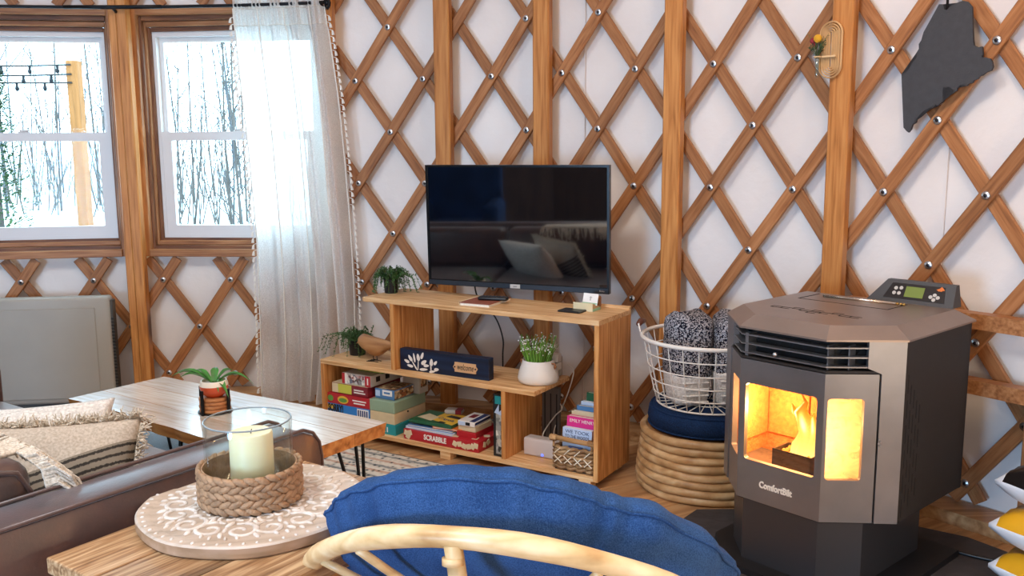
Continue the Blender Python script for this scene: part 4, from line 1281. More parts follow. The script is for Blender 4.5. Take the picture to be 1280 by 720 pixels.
def flame_mat():
    m, nt, b = _new('flame')
    tc = N(nt, 'ShaderNodeTexCoord'); sp_ = N(nt, 'ShaderNodeSeparateXYZ'); nt.links.new(tc.outputs['Object'], sp_.inputs[0])
    mr = N(nt, 'ShaderNodeMapRange'); mr.inputs['From Min'].default_value = 0.39; mr.inputs['From Max'].default_value = 0.60
    nt.links.new(sp_.outputs[2], mr.inputs[0])
    c = ramp(nt, mr.outputs[0], [(0.0, lin('#ffe08a')), (0.4, lin('#ffd560')), (0.7, lin('#ffb530')), (1.0, lin('#ff7a18'))])
    b.inputs['Base Color'].default_value = (0, 0, 0, 1)
    nt.links.new(c, b.inputs['Emission Color'])
    st_ = ramp(nt, mr.outputs[0], [(0, (1, 1, 1, 1)), (1, (0.30, 0.30, 0.30, 1))])
    mu = N(nt, 'ShaderNodeMath', operation='MULTIPLY'); mu.inputs[1].default_value = 2.6
    nt.links.new(st_, mu.inputs[0]); nt.links.new(mu.outputs[0], b.inputs['Emission Strength'])
    return m
M_FLAME = flame_mat()
def tongue(pts, rad):
    bm = BM(); add_tube(bm, [(x - 0.06, y - 0.015, z * 1.0) for x, y, z in pts], [r * 1.15 for r in rad], 10)
    for v in bm.verts:
        v.co += 0.009 * noise.noise_vector(v.co * 34)
    return obj('flame', bm, M_FLAME, st, smooth=True)
tongue([(0.075, 0.145, 0.385), (0.085, 0.145, 0.42), (0.088, 0.145, 0.465), (0.070, 0.145, 0.505), (0.058, 0.145, 0.535), (0.068, 0.145, 0.565), (0.060, 0.145, 0.598)], [0.028, 0.030, 0.026, 0.019, 0.015, 0.008, 0.001])
tongue([(0.045, 0.15, 0.385), (0.05, 0.15, 0.42), (0.065, 0.15, 0.465), (0.05, 0.15, 0.51), (0.032, 0.15, 0.53), (0.020, 0.15, 0.555)], [0.018, 0.019, 0.014, 0.010, 0.008, 0.001])
tongue([(0.108, 0.14, 0.385), (0.108, 0.14, 0.44), (0.115, 0.14, 0.48), (0.10, 0.14, 0.52), (0.105, 0.14, 0.545)], [0.015, 0.017, 0.012, 0.006, 0.001])
bm = BM()
rnd = random.Random(2)
for k in range(30):
    add_ball(bm, (rnd.uniform(0.012, 0.128), rnd.uniform(0.112, 0.185), 0.385 + rnd.uniform(0, 0.012)), 0.007, u=6, v=4)
for v in bm.verts:
    v.co.x -= 0.075; v.co.y -= 0.015
obj('embers', bm, emit('ember', '#ff9a30', 3.0), st, kind='stuff')
_qm = Matrix.Translation(QP) @ Matrix.Rotation(QRZ, 4, 'Z')
lamp('fire_glow', 'POINT', _qm @ Vector((0.02, 0.085, 0.50)), 9.0, (1.0, 0.50, 0.16), 0.03)
lamp('fire_glow', 'POINT', _qm @ Vector((-0.10, 0.12, 0.52)), 9.0, (1.0, 0.52, 0.20), 0.03)

# hearth pad and cord
bm = BM()
pad = [(0.60, 3.16), (0.70, 3.285), (0.98, 3.285), (1.40, 3.16), (1.60, 3.02), (1.70, 2.86), (2.0, 2.35), (1.86, 2.1), (0.66, 2.1), (0.60, 2.6)]
add_prism(bm, [p for p in pad], 0.0, 0.012)
o = obj('hearth_pad', bm, plain('slate_pad', '#3a3536', 0.7, var=0.25, vscale=14, bstr=0.3, bscale=30)); tag(o, 'dark slate-coloured hearth pad under the pellet stove', 'hearth pad')
cable('power_cable', [(1.30, 3.10, 0.018), (1.42, 2.98, 0.018), (1.46, 2.93, 0.018), (1.56, 2.84, 0.018), (1.74, 2.74, 0.018), (1.86, 2.66, 0.018)], 0.006, M_BLACK, 'black cord running over the hearth pad behind the stove')

# ------------------------------------------------------------------ rattan ottoman, cushion, wire basket with blankets
M_RATT = wood('rattan', '#8c6640', '#b48c5e', '#d0b085', 'x', fine=14, stretch=1.0, band=4, bstr=0.12, rough=0.4)
OC = Vector((0.80, 3.60, 0))
ot = thing('rattan_ottoman', 'round ottoman of stacked honey rattan rings left of the stove', 'ottoman', OC)
for k in range(8):
    r = 0.262 + (0.008, 0.012, 0.010, 0.006, 0.002, -0.003, -0.006, -0.004)[k]
    z = 0.018 + 0.0315 * k
    bm = BM(); add_tube(bm, [(r * cos(2 * pi * q / 48), r * sin(2 * pi * q / 48), z + 0.002 * sin(q * 0.8 + k)) for q in range(48)], 0.0172, 10, closed=True, upv=(0, 0, 1))
    obj('rattan_ring', bm, M_RATT, ot, smooth=True)
bm = BM(); add_lathe(bm, [(0, 0.235), (0.244, 0.235), (0.244, 0.247), (0, 0.247)], 32); obj('seat_board', bm, M_TRIMX, ot)
M_NAVY = fabric('navy_canvas', '#10203a', '#1d3760', 260, big=5)
bm = BM(); add_lathe(bm, [(0, 0.2475), (0.20, 0.2475), (0.235, 0.256), (0.243, 0.29), (0.238, 0.325), (0.215, 0.342), (0.12, 0.347), (0, 0.347)], 48)
cu_ = obj('seat_cushion', bm, M_NAVY, None, smooth=True, loc=OC); tag(cu_, 'round navy seat cushion lying on the rattan ottoman', 'cushion')
bm = BM()
for z, r in ((0.262, 0.239), (0.334, 0.229)):
    add_tube(bm, [(r * cos(2 * pi * q / 40), r * sin(2 * pi * q / 40), z) for q in range(40)], 0.004, 6, closed=True)
obj('piping', bm, M_NAVY, cu_, smooth=True)
M_WIRE = plain('white_wire', '#e3ded6', 0.35)
BC = OC + Vector((0.0, -0.005, 0.349))
wbk = thing('wire_basket', 'round white wire basket with brown grips standing on the navy cushion', 'basket', BC)
def ringpts(r, z, n=56): return [(r * cos(2 * pi * k / n), r * sin(2 * pi * k / n), z) for k in range(n)]
def brad(z): return 0.205 + 0.062 * (z / 0.27) ** 0.8
bm = BM(); add_tube(bm, ringpts(brad(0.272) + 0.004, 0.272), 0.0085, 8, closed=True, upv=(0, 0, 1)); obj('rim', bm, M_WIRE, wbk, smooth=True)
for k, z in enumerate((0.004, 0.052, 0.105, 0.158, 0.213)):
    bm = BM(); add_tube(bm, ringpts(brad(z), z), 0.0028 if k else 0.004, 6, closed=True); obj('wire_ring', bm, M_WIRE, wbk, smooth=True)
for k in range(26):
    a = 2 * pi * k / 26
    bm = BM(); add_tube(bm, [(brad(z) * cos(a), brad(z) * sin(a), z) for z in (0.0045, 0.052, 0.105, 0.158, 0.213, 0.27)], 0.0024, 5); obj('wire_upright', bm, M_WIRE, wbk, smooth=True)
bm = BM()
for k in range(13):
    a = pi * k / 13
    add_tube(bm, [(0.204 * cos(a), 0.204 * sin(a), 0.003), (0.03 * cos(a), 0.03 * sin(a), 0.003)], 0.0022, 5); add_tube(bm, [(-0.204 * cos(a), -0.204 * sin(a), 0.003), (-0.03 * cos(a), -0.03 * sin(a), 0.003)], 0.0022, 5)
add_tube(bm, ringpts(0.10, 0.003, 32), 0.0022, 5, closed=True)
obj('bottom_grid', bm, M_WIRE, wbk, smooth=True)
for a in (2.75, -0.4):
    c_ = Vector((0.272 * cos(a), 0.272 * sin(a), 0.27)); t_ = Vector((-sin(a), cos(a), 0)); o_ = Vector((cos(a), sin(a), 0))
    bm = BM(); add_tube(bm, [c_ - t_ * 0.05, c_ - t_ * 0.045 + o_ * 0.012 + Vector((0, 0, 0.04)), c_ + t_ * 0.045 + o_ * 0.012 + Vector((0, 0, 0.04)), c_ + t_ * 0.05], 0.004, 6); h_ = obj('handle', bm, M_WIRE, wbk, smooth=True)
    bm = BM(); add_tube(bm, [c_ - t_ * 0.042 + o_ * 0.012 + Vector((0, 0, 0.04)), c_ + o_ * 0.014 + Vector((0, 0, 0.044)), c_ + t_ * 0.042 + o_ * 0.012 + Vector((0, 0, 0.04))], [0.011, 0.014, 0.011], 10); obj('grip', bm, plain('grip_brown_%d' % (a > 0), '#5a2c1a', 0.4), h_, smooth=True)
def boucle(name, a, b_):
    m, nt, b = _new(name)
    v = coords(nt)
    w = N(nt, 'ShaderNodeTexVoronoi'); w.inputs['Scale'].default_value = 230; nt.links.new(v, w.inputs['Vector'])
    sx = N(nt, 'ShaderNodeSeparateColor'); nt.links.new(w.outputs['Color'], sx.inputs[0])
    nt.links.new(ramp(nt, sx.outputs[0], [(0.0, lin(a)), (0.45, lin(a)), (0.62, lin(b_)), (1.0, lin(b_))]), b.inputs['Base Color'])
    b.inputs['Roughness'].default_value = 1.0; b.inputs['Specular IOR Level'].default_value = 0.1
    bump(nt, b, w.outputs['Distance'], 0.8, 0.006)
    return m
M_BOUC = boucle('speckled_knit', '#1d1f2c', '#b5b4ba')
M_BOUCW = fabric('white_knit', '#c9c4be', '#f0ece6', 120, bstr=0.9)
def roll(name, x, y, rz, w, d, h, label, split, seed):
    t = thing(name, label, 'blanket', BC + Vector((x, y, 0.008)), rz, 'rolled blankets in the wire basket')
    def seg(z0, z1, m, nm):
        bm = BM()
        prof = []
        n = 40
        rings = []
        L = 10
        for q in range(L + 1):
            f = q / L
            z = z0 + (z1 - z0) * f
            top = 1.0
            if z > h - 0.05:
                top = sqrt(max(0.05, 1 - ((z - (h - 0.05)) / 0.052) ** 2))
            ring = []
            for k in range(n):
                a = 2 * pi * k / n
                ca, sa = cos(a), sin(a)
                e = 2.6
                rx = (abs(ca) ** (2 / e)) * (1 if ca >= 0 else -1)
                ry = (abs(sa) ** (2 / e)) * (1 if sa >= 0 else -1)
                wob = 1 + 0.05 * noise.noise(Vector((ca * 2, sa * 2, z * 9 + seed)))
                ring.append(bm.verts.new((rx * w / 2 * wob * (0.80 + 0.2 * min(1, z / 0.12)) * (0.45 + 0.55 * top), ry * d / 2 * wob * (0.82 + 0.18 * min(1, z / 0.12)) * (0.45 + 0.55 * top), z + 0.012 * sin(a * 2 + seed) * (z / h))))
            rings.append(ring)
        for A_, B_ in zip(rings, rings[1:]):
            for k in range(n):
                bm.faces.new((A_[k], A_[(k + 1) % n], B_[(k + 1) % n], B_[k]))
        bm.faces.new(rings[0][::-1]); bm.faces.new(rings[-1])
        return obj(nm, bm, m, t, smooth=True)
    seg(split, h, M_BOUC, 'speckled_end')
    seg(0.0, split + 0.004, M_BOUCW, 'white_band')
    for q in range(4):
        bm = BM(); add_box(bm, (-w * 0.30, -d / 2 * 0.96 - 0.002, 0.012 + q * split / 4.6), (w * 0.30, -d / 2 * 0.9, 0.02 + q * split / 4.6), None, 0.003); obj('ribbed_band', bm, M_BOUCW, t)
    return t
roll('rolled_blanket', -0.088, 0.0, 0.15, 0.185, 0.22, 0.36, 'speckled navy blanket roll with white band, left of the pair in the wire basket', 0.12, 1.0)
roll('rolled_blanket', 0.080, -0.01, -0.12, 0.15, 0.24, 0.355, 'speckled navy blanket roll with white band, right of the pair nearest the stove', 0.135, 4.0)

# ------------------------------------------------------------------ wall hangings
def on_wall(ang, z, r=YR - 0.07):
    return wp(r, ang, z)
p0 = on_wall(50.7, 1.65, YR - 0.085)
sil = thing('state_silhouette', 'dark grey cut-out of a state outline hanging on the lattice by a cord', 'wall decoration', p0, radians(-50.7))
# outline in metres from the centre, read against the wall plane
PX = [(220, 48), (238, 50), (246, 75), (258, 82), (272, 66), (310, 50), (330, 46), (350, 52), (372, 78), (380, 150), (388, 235), (392, 262), (412, 274), (430, 272), (436, 308), (432, 322), (450, 325), (470, 332), (480, 350), (484, 370), (478, 388), (455, 396), (440, 408), (428, 412), (420, 424), (404, 428), (398, 440), (380, 444), (372, 455), (360, 445), (345, 448), (330, 462), (326, 478), (314, 472), (304, 478), (296, 462), (290, 452), (276, 462), (266, 452), (262, 464), (282, 480), (276, 500), (268, 524), (254, 532), (244, 544), (232, 538), (224, 552), (204, 560), (190, 572), (180, 566), (172, 572), (166, 588), (158, 600), (144, 608), (142, 624), (126, 634), (120, 658), (108, 674), (96, 664), (82, 648), (74, 560), (64, 440), (56, 376), (82, 370), (94, 352), (88, 336), (108, 322), (130, 298), (124, 276), (136, 256), (134, 232), (152, 204), (154, 176), (176, 134)]
k_ = 0.447 / 626.0
P2 = [((x - 262) * k_ * 1.06, (360 - y) * k_) for x, y in PX]
bm = BM()
va = [bm.verts.new((x, -0.009, z)) for x, z in P2]; vb = [bm.verts.new((x, 0.003, z)) for x, z in P2]
fa = bm.faces.new(va); fb = bm.faces.new(vb[::-1])
for k in range(len(va)):
    bm.faces.new((va[k], vb[k], vb[(k + 1) % len(va)], va[(k + 1) % len(va)]))
bmesh.ops.triangulate(bm, faces=[fa, fb])
obj('board', bm, plain('slate_board', '#3a3a3d', 0.75, var=0.1, vscale=40, bstr=0.2, bscale=200), sil)
bm = BM(); add_tube(bm, [(-0.002, -0.004, 0.195), (-0.0035, 0.0, 0.30), (-0.004, 0.004, 0.50)], 0.003, 6); add_tube(bm, [(-0.006, -0.003, 0.197), (-0.0085, 0.002, 0.30), (-0.009, 0.006, 0.50)], 0.003, 6); obj('hanging_cord', bm, M_DARKMETAL, sil)

pv = on_wall(45.35, 1.745, YR - 0.1215)
vz = thing('wall_vase', 'oval bent-wood wall vase with glass tube and dried flowers on a wall stud', 'vase', pv, radians(-45.35))
M_BENT = plain('pale_beech', '#e0bd8c', 0.5, var=0.08, vscale=20)
def stadium(r, h, y, n=14):
    pts = []
    for k in range(n + 1):
        a = pi * k / n
        pts.append((r * cos(a), y, h + r * sin(a)))
    for k in range(n + 1):
        a = pi + pi * k / n
        pts.append((r * cos(a), y, -h + r * sin(a)))
    return pts
for r in (0.046, 0.036, 0.027, 0.018, 0.009):
    bm = BM(); add_tube(bm, stadium(r - 0.003, 0.062, -0.011), 0.0034, 4, closed=True, upv=(0, 1, 0), flat=3.0); obj('bent_strip', bm, M_BENT, vz)
box_obj('shelf_bar', (-0.058, -0.034, -0.030), (0.030, -0.020, -0.022), M_BENT, vz, 0.002)
bm = BM(); add_lathe(bm, [(0, -0.105), (0.007, -0.102), (0.008, -0.095), (0.008, 0.03), (0.0068, 0.03), (0.0068, -0.095), (0, -0.098)], 14, Matrix.Translation((-0.038, -0.042, 0))); obj('glass_tube', bm, clear_glass('tube_glass', '#eef4f2', 0.12), vz, smooth=True)
bm = BM(); add_tube(bm, [(-0.05, -0.042, -0.026), (-0.045, -0.052, -0.026), (-0.031, -0.052, -0.026), (-0.026, -0.042, -0.026), (-0.028, -0.030, -0.026), (-0.048, -0.030, -0.026)], 0.003, 6, closed=True); obj('tube_ring', bm, M_BENT, vz)
bm = BM(); add_ball(bm, (-0.036, -0.05, 0.042), 0.016, sy=0.8, u=12, v=8); obj('yellow_flower', bm, plain('flower_yellow', '#e0a526', 0.8, bstr=0.6, bscale=300), vz)
bm = BM(); add_ball(bm, (-0.058, -0.045, 0.036), 0.012, u=9, v=6); add_ball(bm, (-0.055, -0.040, 0.022), 0.008, u=9, v=6); obj('red_flower', bm, plain('flower_red', '#8e2b34', 0.9), vz)
rn = random.Random(8)
bl, bs = BM(), BM()
for k in range(26):
    e = Vector((rn.uniform(-0.085, 0.0), -0.045 + rn.uniform(-0.02, 0.02), rn.uniform(-0.02, 0.065)))
    s_ = Vector((-0.038, -0.042, -0.03))
    add_tube(bs, [s_, s_.lerp(e, 0.5) + Vector((0, 0, 0.008)), e], 0.0008, 4)
    for q in range(6):
        leaf_quad(bl, s_.lerp(e, 0.4 + 0.1 * q), Vector((rn.uniform(-1, 1), rn.uniform(-1, 1), rn.uniform(-0.3, 1))), Vector((0, 0, 1)), 0.012, 0.006)
obj('stems', bs, M_STEM, vz, kind='stuff'); obj('dried_leaves', bl, plain('dried_green', '#33452e', 0.8, var=0.3), vz, kind='stuff')

# ------------------------------------------------------------------ pellet bags
M_BAGW = plain('bag_white', '#dfe0e4', 0.25, var=0.05, vscale=8)
M_BAGY = plain('bag_amber', '#d39a1e', 0.3, var=0.08, vscale=6)
M_BAGB = plain('bag_black', '#1c1716', 0.25, var=0.2, vscale=12)
def pellet_bag(loc, rz, L, W_, H_, top, label, seed):
    bm = BM()
    nx, ny = 26, 20
    g = {}
    for i in range(nx + 1):
        for j in range(ny + 1):
            u, v = i / nx * 2 - 1, j / ny * 2 - 1
            puff = max(0, (1 - abs(u) ** 5)) ** 0.6 * max(0, (1 - abs(v) ** 6)) ** 0.5
            wr = 0.012 * noise.noise(Vector((u * 4, v * 7, seed))) + 0.006 * noise.noise(Vector((u * 12, v * 9, seed + 4)))
            for s in (-1, 1):
                z = H_ / 2 + s * (0.006 + puff * H_ / 2 * (1 if s > 0 else 0.97)) + wr * (puff + 0.25) * (1 if s > 0 else 0.25)
                z = max(0.001, z)
                g[i, j, s] = bm.verts.new((u * L / 2 * (1 - 0.03 * abs(v)), v * W_ / 2 * (1 - 0.05 * abs(u)), z))
    for i in range(nx):
        for j in range(ny):
            f = bm.faces.new((g[i, j, 1], g[i + 1, j, 1], g[i + 1, j + 1, 1], g[i, j + 1, 1]))
            f.material_index = 1 if (1 <= i < nx - 1) else 0
            bm.faces.new((g[i, j, -1], g[i, j + 1, -1], g[i + 1, j + 1, -1], g[i + 1, j, -1]))
    for i in range(nx):
        for j in (0, ny):
            q = (g[i, j, 1], g[i, j, -1], g[i + 1, j, -1], g[i + 1, j, 1])
            bm.faces.new(q if j == 0 else q[::-1])
    for j in range(ny):
        for i in (0, nx):
            q = (g[i, j, 1], g[i, j + 1, 1], g[i, j + 1, -1], g[i, j, -1])
            bm.faces.new(q if i == 0 else q[::-1])
    o = obj('pellet_bag', bm, [M_BAGW, top], None, smooth=True, loc=loc, rot=(0, 0, rz))
    tag(o, label, 'bag', 'stack of pellet bags')
    return o
BGZ = 0.013
BRZ = -1.08
pellet_bag((1.80, 2.47, BGZ), BRZ, 0.66, 0.40, 0.135, M_BAGY, 'white and amber pellet bag lowest in the stack right of the stove', 1.0)
pellet_bag((1.795, 2.475, BGZ + 0.135), BRZ + 0.03, 0.66, 0.40, 0.135, M_BAGY, 'white and amber pellet bag in the middle of the stack right of the stove', 7.0)
pellet_bag((1.80, 2.47, BGZ + 0.27), BRZ - 0.03, 0.66, 0.40, 0.135, M_BAGB, 'white and black pellet bag topmost in the stack right of the stove', 13.0)

# ------------------------------------------------------------------ rug
def rug_mat():
    m, nt, b = _new('rug_pile')
    tc = N(nt, 'ShaderNodeTexCoord')
    sp_ = N(nt, 'ShaderNodeSeparateXYZ'); nt.links.new(tc.outputs['Object'], sp_.inputs[0])
    # bands across the rug: border stripes of blue, cream and rust
    ab = N(nt, 'ShaderNodeMath', operation='ABSOLUTE'); nt.links.new(sp_.outputs[1], ab.inputs[0])
    sn = N(nt, 'ShaderNodeMath', operation='MULTIPLY'); sn.inputs[1].default_value = 9.0; nt.links.new(ab.outputs[0], sn.inputs[0])
    n1 = N(nt, 'ShaderNodeTexNoise'); n1.inputs['Scale'].default_value = 26; n1.inputs['Detail'].default_value = 6; n1.inputs['Roughness'].default_value = 0.75
    nt.links.new(tc.outputs['Object'], n1.inputs['Vector'])
    vo = N(nt, 'ShaderNodeTexVoronoi'); vo.inputs['Scale'].default_value = 34; nt.links.new(tc.outputs['Object'], vo.inputs['Vector'])
    ad = N(nt, 'ShaderNodeMath', operation='MULTIPLY_ADD'); ad.inputs[1].default_value = 0.55
    nt.links.new(n1.outputs['Fac'], ad.inputs[0]); nt.links.new(vo.outputs['Distance'], ad.inputs[2])
    base_ = ramp(nt, ad.outputs[0], [(0.36, lin('#2f3d4a')), (0.46, lin('#8d9498')), (0.56, lin('#d2cbc0')), (0.8, lin('#e8e2d8'))])
    wv = N(nt, 'ShaderNodeMath', operation='PINGPONG'); wv.inputs[1].default_value = 0.5; nt.links.new(sn.outputs[0], wv.inputs[0])
    ns = N(nt, 'ShaderNodeMath', operation='MULTIPLY_ADD'); ns.inputs[1].default_value = 0.35; nt.links.new(n1.outputs['Fac'], ns.inputs[0]); nt.links.new(wv.outputs[0], ns.inputs[2])
    band = ramp(nt, ns.outputs[0], [(0.20, lin('#42525f')), (0.30, lin('#d9d2c8')), (0.55, lin('#e2dcd2')), (0.62, lin('#bf8d70'))])
    mx = N(nt, 'ShaderNodeMix', data_type='RGBA', blend_type='MULTIPLY'); mx.inputs[0].default_value = 0.75
    nt.links.new(base_, mx.inputs[6]); nt.links.new(band, mx.inputs[7])
    nt.links.new(mx.outputs[2], b.inputs['Base Color'])
    b.inputs['Roughness'].default_value = 1.0; b.inputs['Specular IOR Level'].default_value = 0.05
    bump(nt, b, ad.outputs[0], 0.6, 0.006)
    return m
rug = thing('area_rug', 'faded cream and grey-blue patterned rug in front of the shelf unit', 'rug', sp(1.15, -1.13, 0.0), SRZ + 0.012)
bm = BM(); add_box(bm, (-1.65, -1.0, 0.0), (1.42, 1.04, 0.012), None, 0.003); obj('pile', bm, rug_mat(), rug)
bm = BM()
for (x0, y0, x1, y1) in ((-1.655, 1.036, 1.425, 1.048), (-1.655, -1.008, 1.425, -0.996), (-1.658, -1.0, -1.646, 1.04), (1.416, -1.0, 1.428, 1.04)):
    add_box(bm, (x0, y0, 0), (x1, y1, 0.011), None, 0.003)
obj('bound_edge', bm, plain('rug_edge', '#2e3d46', 0.95), rug)

# ------------------------------------------------------------------ coffee table
TZ = 0.42
NL, FL, FR, NR = Vector((-1.742, 3.451, 0)), Vector((-1.498, 3.786, 0)), Vector((-0.448, 3.104, 0)), Vector((-0.725, 2.709, 0))
tx = (FR - FL).normalized(); ty = Vector((-tx.y, tx.x, 0))
ct = thing('coffee_table', 'live-edge pale plank coffee table on black hairpin legs', 'table', (NL + FL + FR + NR) / 4, atan2(tx.y, tx.x))
cm = Matrix.Translation((NL + FL + FR + NR) / 4) @ Matrix.Rotation(atan2(tx.y, tx.x), 4, 'Z')
ci = cm.inverted()
lNL, lFL, lFR, lNR = [ci @ p for p in (NL, FL, FR, NR)]
M_PALE = wood('pale_plank', '#b3a08c', '#d2c4b4', '#e2dad0', 'x', fine=70, band=12, rough=0.22, bstr=0.05, spec=0.9)
M_PALE.node_tree.nodes['Principled BSDF'].inputs['Coat Weight'].default_value = 0.8
M_PALE.node_tree.nodes['Principled BSDF'].inputs['Coat Roughness'].default_value = 0.15
M_EDGE = wood('live_edge', '#7a4a22', '#b5763c', '#cf9858', 'x', fine=34, stretch=0.25, rough=0.6, bstr=0.5)
for q in range(3):
    f0, f1 = q / 3 + (0.004 if q else 0), (q + 1) / 3
    def edge(f, x_):  # point on the line between near and far at fraction f, x fraction x_
        a = lNL.lerp(lNR, x_); b_ = lFL.lerp(lFR, x_)
        return a.lerp(b_, f)
    top, bot = [], []
    n = 24
    for k in range(n + 1):
        x_ = k / n
        p = edge(f0, x_)
        if q == 0:
            w_ = 0.012 * noise.noise(Vector((x_ * 7, 0.3, 2))) + 0.006 * noise.noise(Vector((x_ * 21, 0.3, 2)))
            top.append((p.x, p.y + w_)); bot.append((p.x, p.y + w_ + 0.012 + 0.008 * noise.noise(Vector((x_ * 11, 4, 2)))))
        else:
            top.append((p.x, p.y)); bot.append((p.x, p.y))
    for k in range(n, -1, -1):
        x_ = k / n
        p = edge(f1, x_)
        if q == 2:
            w_ = 0.010 * noise.noise(Vector((x_ * 8, 1.3, 5)))
            top.append((p.x, p.y + w_)); bot.append((p.x, p.y + w_ - 0.012))
        else:
            top.append((p.x, p.y)); bot.append((p.x, p.y))
    bm = BM(); vs = add_prism(bm, bot, TZ - 0.045, TZ, top=top)
    bm.normal_update()
    for f in bm.faces:
        f.material_index = 0 if abs(f.normal.z) > 0.9 else 1
    obj('plank', bm, [M_PALE, M_EDGE], ct)
for (x, y, sx, sy) in ((lNL.x + 0.20, lNL.y + 0.07, -1, -1), (lFL.x + 0.16, lFL.y - 0.07, -1, 1), (lNR.x - 0.13, lNR.y + 0.08, 1, -1), (lFR.x - 0.10, lFR.y - 0.08, 1, 1)):
    bm = BM()
    foot = Vector((x + sx * 0.03, y + sy * 0.02, 0.025))
    for (ox, oy) in ((0.055, 0.0), (-0.03, 0.05), (-0.03, -0.05)):
        add_tube(bm, [(x + ox, y + oy, TZ - 0.046), foot + Vector((ox * 0.18, oy * 0.18, 0))], 0.0062, 8)
    add_ball(bm, foot, 0.012, u=8, v=6)
    add_box(bm, (x - 0.06, y - 0.06, TZ - 0.049), (x + 0.08, y + 0.06, TZ - 0.0452))
    obj('hairpin_leg', bm, M_DARKMETAL, ct, smooth=False)

# coasters in a black holder, small pot plant on top
HC = Vector((-1.105, 3.255, TZ + 0.001))
hol = thing('coaster_holder', 'black metal coaster holder with four short posts on the coffee table', 'coaster holder', HC, 0.0)
bm = BM(); add_lathe(bm, [(0, 0), (0.062, 0), (0.062, 0.004), (0, 0.004)], 24); obj('base', bm, M_DARKMETAL, hol)
for a in (-2.0, -0.40, 1.15, 2.75):
    bm = BM(); add_box(bm, (-0.004, -0.006, 0.0), (0.004, 0.006, 0.092), Matrix.Translation((0.064 * cos(a), 0.064 * sin(a), 0)) @ Matrix.Rotation(a, 4, 'Z'), 0.0015); add_box(bm, (-0.012, -0.006, 0), (0.004, 0.006, 0.004), Matrix.Translation((0.064 * cos(a), 0.064 * sin(a), 0)) @ Matrix.Rotation(a, 4, 'Z')); obj('post', bm, M_DARKMETAL, hol)
M_COAST = wood('coaster_wood', '#7a4424', '#a5683c', '#b98254', 'x', fine=20, stretch=0.3)
for k, w_ in enumerate(('lowest', 'second from bottom', 'third from bottom', 'topmost')):
    bm = BM(); add_lathe(bm, [(0, 0), (0.0545, 0), (0.0565, 0.003), (0.0565, 0.009), (0.0545, 0.0125), (0, 0.0125)], 32)
    o = obj('coaster', bm, M_COAST, None, loc=HC + Vector((0.001 * (-1) ** k, 0.0008 * k, 0.0045 + 0.0135 * k)), rot=(0, 0, k * 0.9), autos=40)
    tag(o, 'round brown wooden coaster, %s of the four under the small pot plant' % w_, 'coaster', 'coasters in the black holder')
PP = HC + Vector((0.0, 0.0, 0.0588))
pp = thing('aloe_plant', 'small spiky aloe in an orange and white pot on the coaster stack', 'potted plant', PP)
M_ORPOT = plain('orange_glaze', '#c8502a', 0.4); M_CRPOT = plain('cream_glaze', '#e8dfd0', 0.4)
bm = BM(); add_lathe(bm, [(0, 0), (0.03, 0), (0.044, 0.014), (0.051, 0.032), (0.0515, 0.042)], 32); obj('pot', bm, M_ORPOT, pp, autos=50)
bm = BM(); add_lathe(bm, [(0.0515, 0.042), (0.050, 0.052), (0.046, 0.061), (0.043, 0.061), (0.046, 0.05), (0, 0.05)], 32); obj('pot_rim', bm, M_CRPOT, pp, autos=50)
M_ALOE = plain('aloe_green', '#3f7d34', 0.4, var=0.45, vscale=30)
def aloe(a, L, h0, droop, w_):
    bm = BM()
    d = Vector((cos(a), sin(a), 0)); s_ = Vector((-sin(a), cos(a), 0))
    rings = []
    n = 9
    for k in range(n + 1):
        t = k / n
        p = d * (0.006 + L * t) + Vector((0, 0, 0.05 + h0 * sin(min(1, t * 1.25) * pi / 2) - droop * t * t))
        w = w_ * (0.55 + 0.9 * t if t < 0.45 else (1 - t) / 0.55 * 0.955)
        up_ = Vector((0, 0, 1))
        rings.append([bm.verts.new(p + s_ * w + up_ * w * 0.35), bm.verts.new(p - up_ * w * 0.12), bm.verts.new(p - s_ * w + up_ * w * 0.35), bm.verts.new(p - up_ * w * 0.42)] if k < n else [bm.verts.new(p)])
    for A_, B_ in zip(rings, rings[1:]):
        for k in range(4):
            f = [A_[k], A_[(k + 1) % 4], B_[(k + 1) % len(B_)], B_[k % len(B_)]]
            f = [v for i, v in enumerate(f) if v not in f[:i]]
            if len(f) > 2:
                bm.faces.new(f)
    bm.faces.new(rings[0][::-1])
    obj('leaf', bm, M_ALOE, pp)
for args in ((3.2, 0.150, 0.070, 0.045, 0.018), (3.45, 0.115, 0.058, 0.030, 0.016), (0.0, 0.145, 0.065, 0.075, 0.014), (0.5, 0.07, 0.055, 0.02, 0.015), (1.7, 0.05, 0.045, 0.0, 0.016), (-0.6, 0.075, 0.03, 0.075, 0.016), (-1.0, 0.055, 0.03, 0.055, 0.013), (2.8, 0.08, 0.05, 0.01, 0.015)):
    aloe(*args)

# grey floor cushion beneath the table
M_GREYC = fabric('blue_grey_linen', '#6d7880', '#97a2a8', 200, big=4)
bm = BM()
add_box(bm, (-0.40, -0.28, 0.0), (0.40, 0.28, 0.13), None, 0.05, 3)
fc_ = obj('floor_cushion', bm, M_GREYC, None, smooth=True, loc=(-1.50, 3.70, 0.001 + 0.012), rot=(0, 0, -0.5)); tag(fc_, 'blue-grey floor cushion lying under the coffee table', 'cushion')
bm = BM()
for z in (0.03, 0.10):
    add_tube(bm, [(-0.375, -0.277, z), (0.375, -0.277, z)], 0.006, 6); add_tube(bm, [(0.397, -0.255, z), (0.397, 0.255, z)], 0.006, 6)
obj('piping', bm, M_GREYC, fc_, smooth=True)

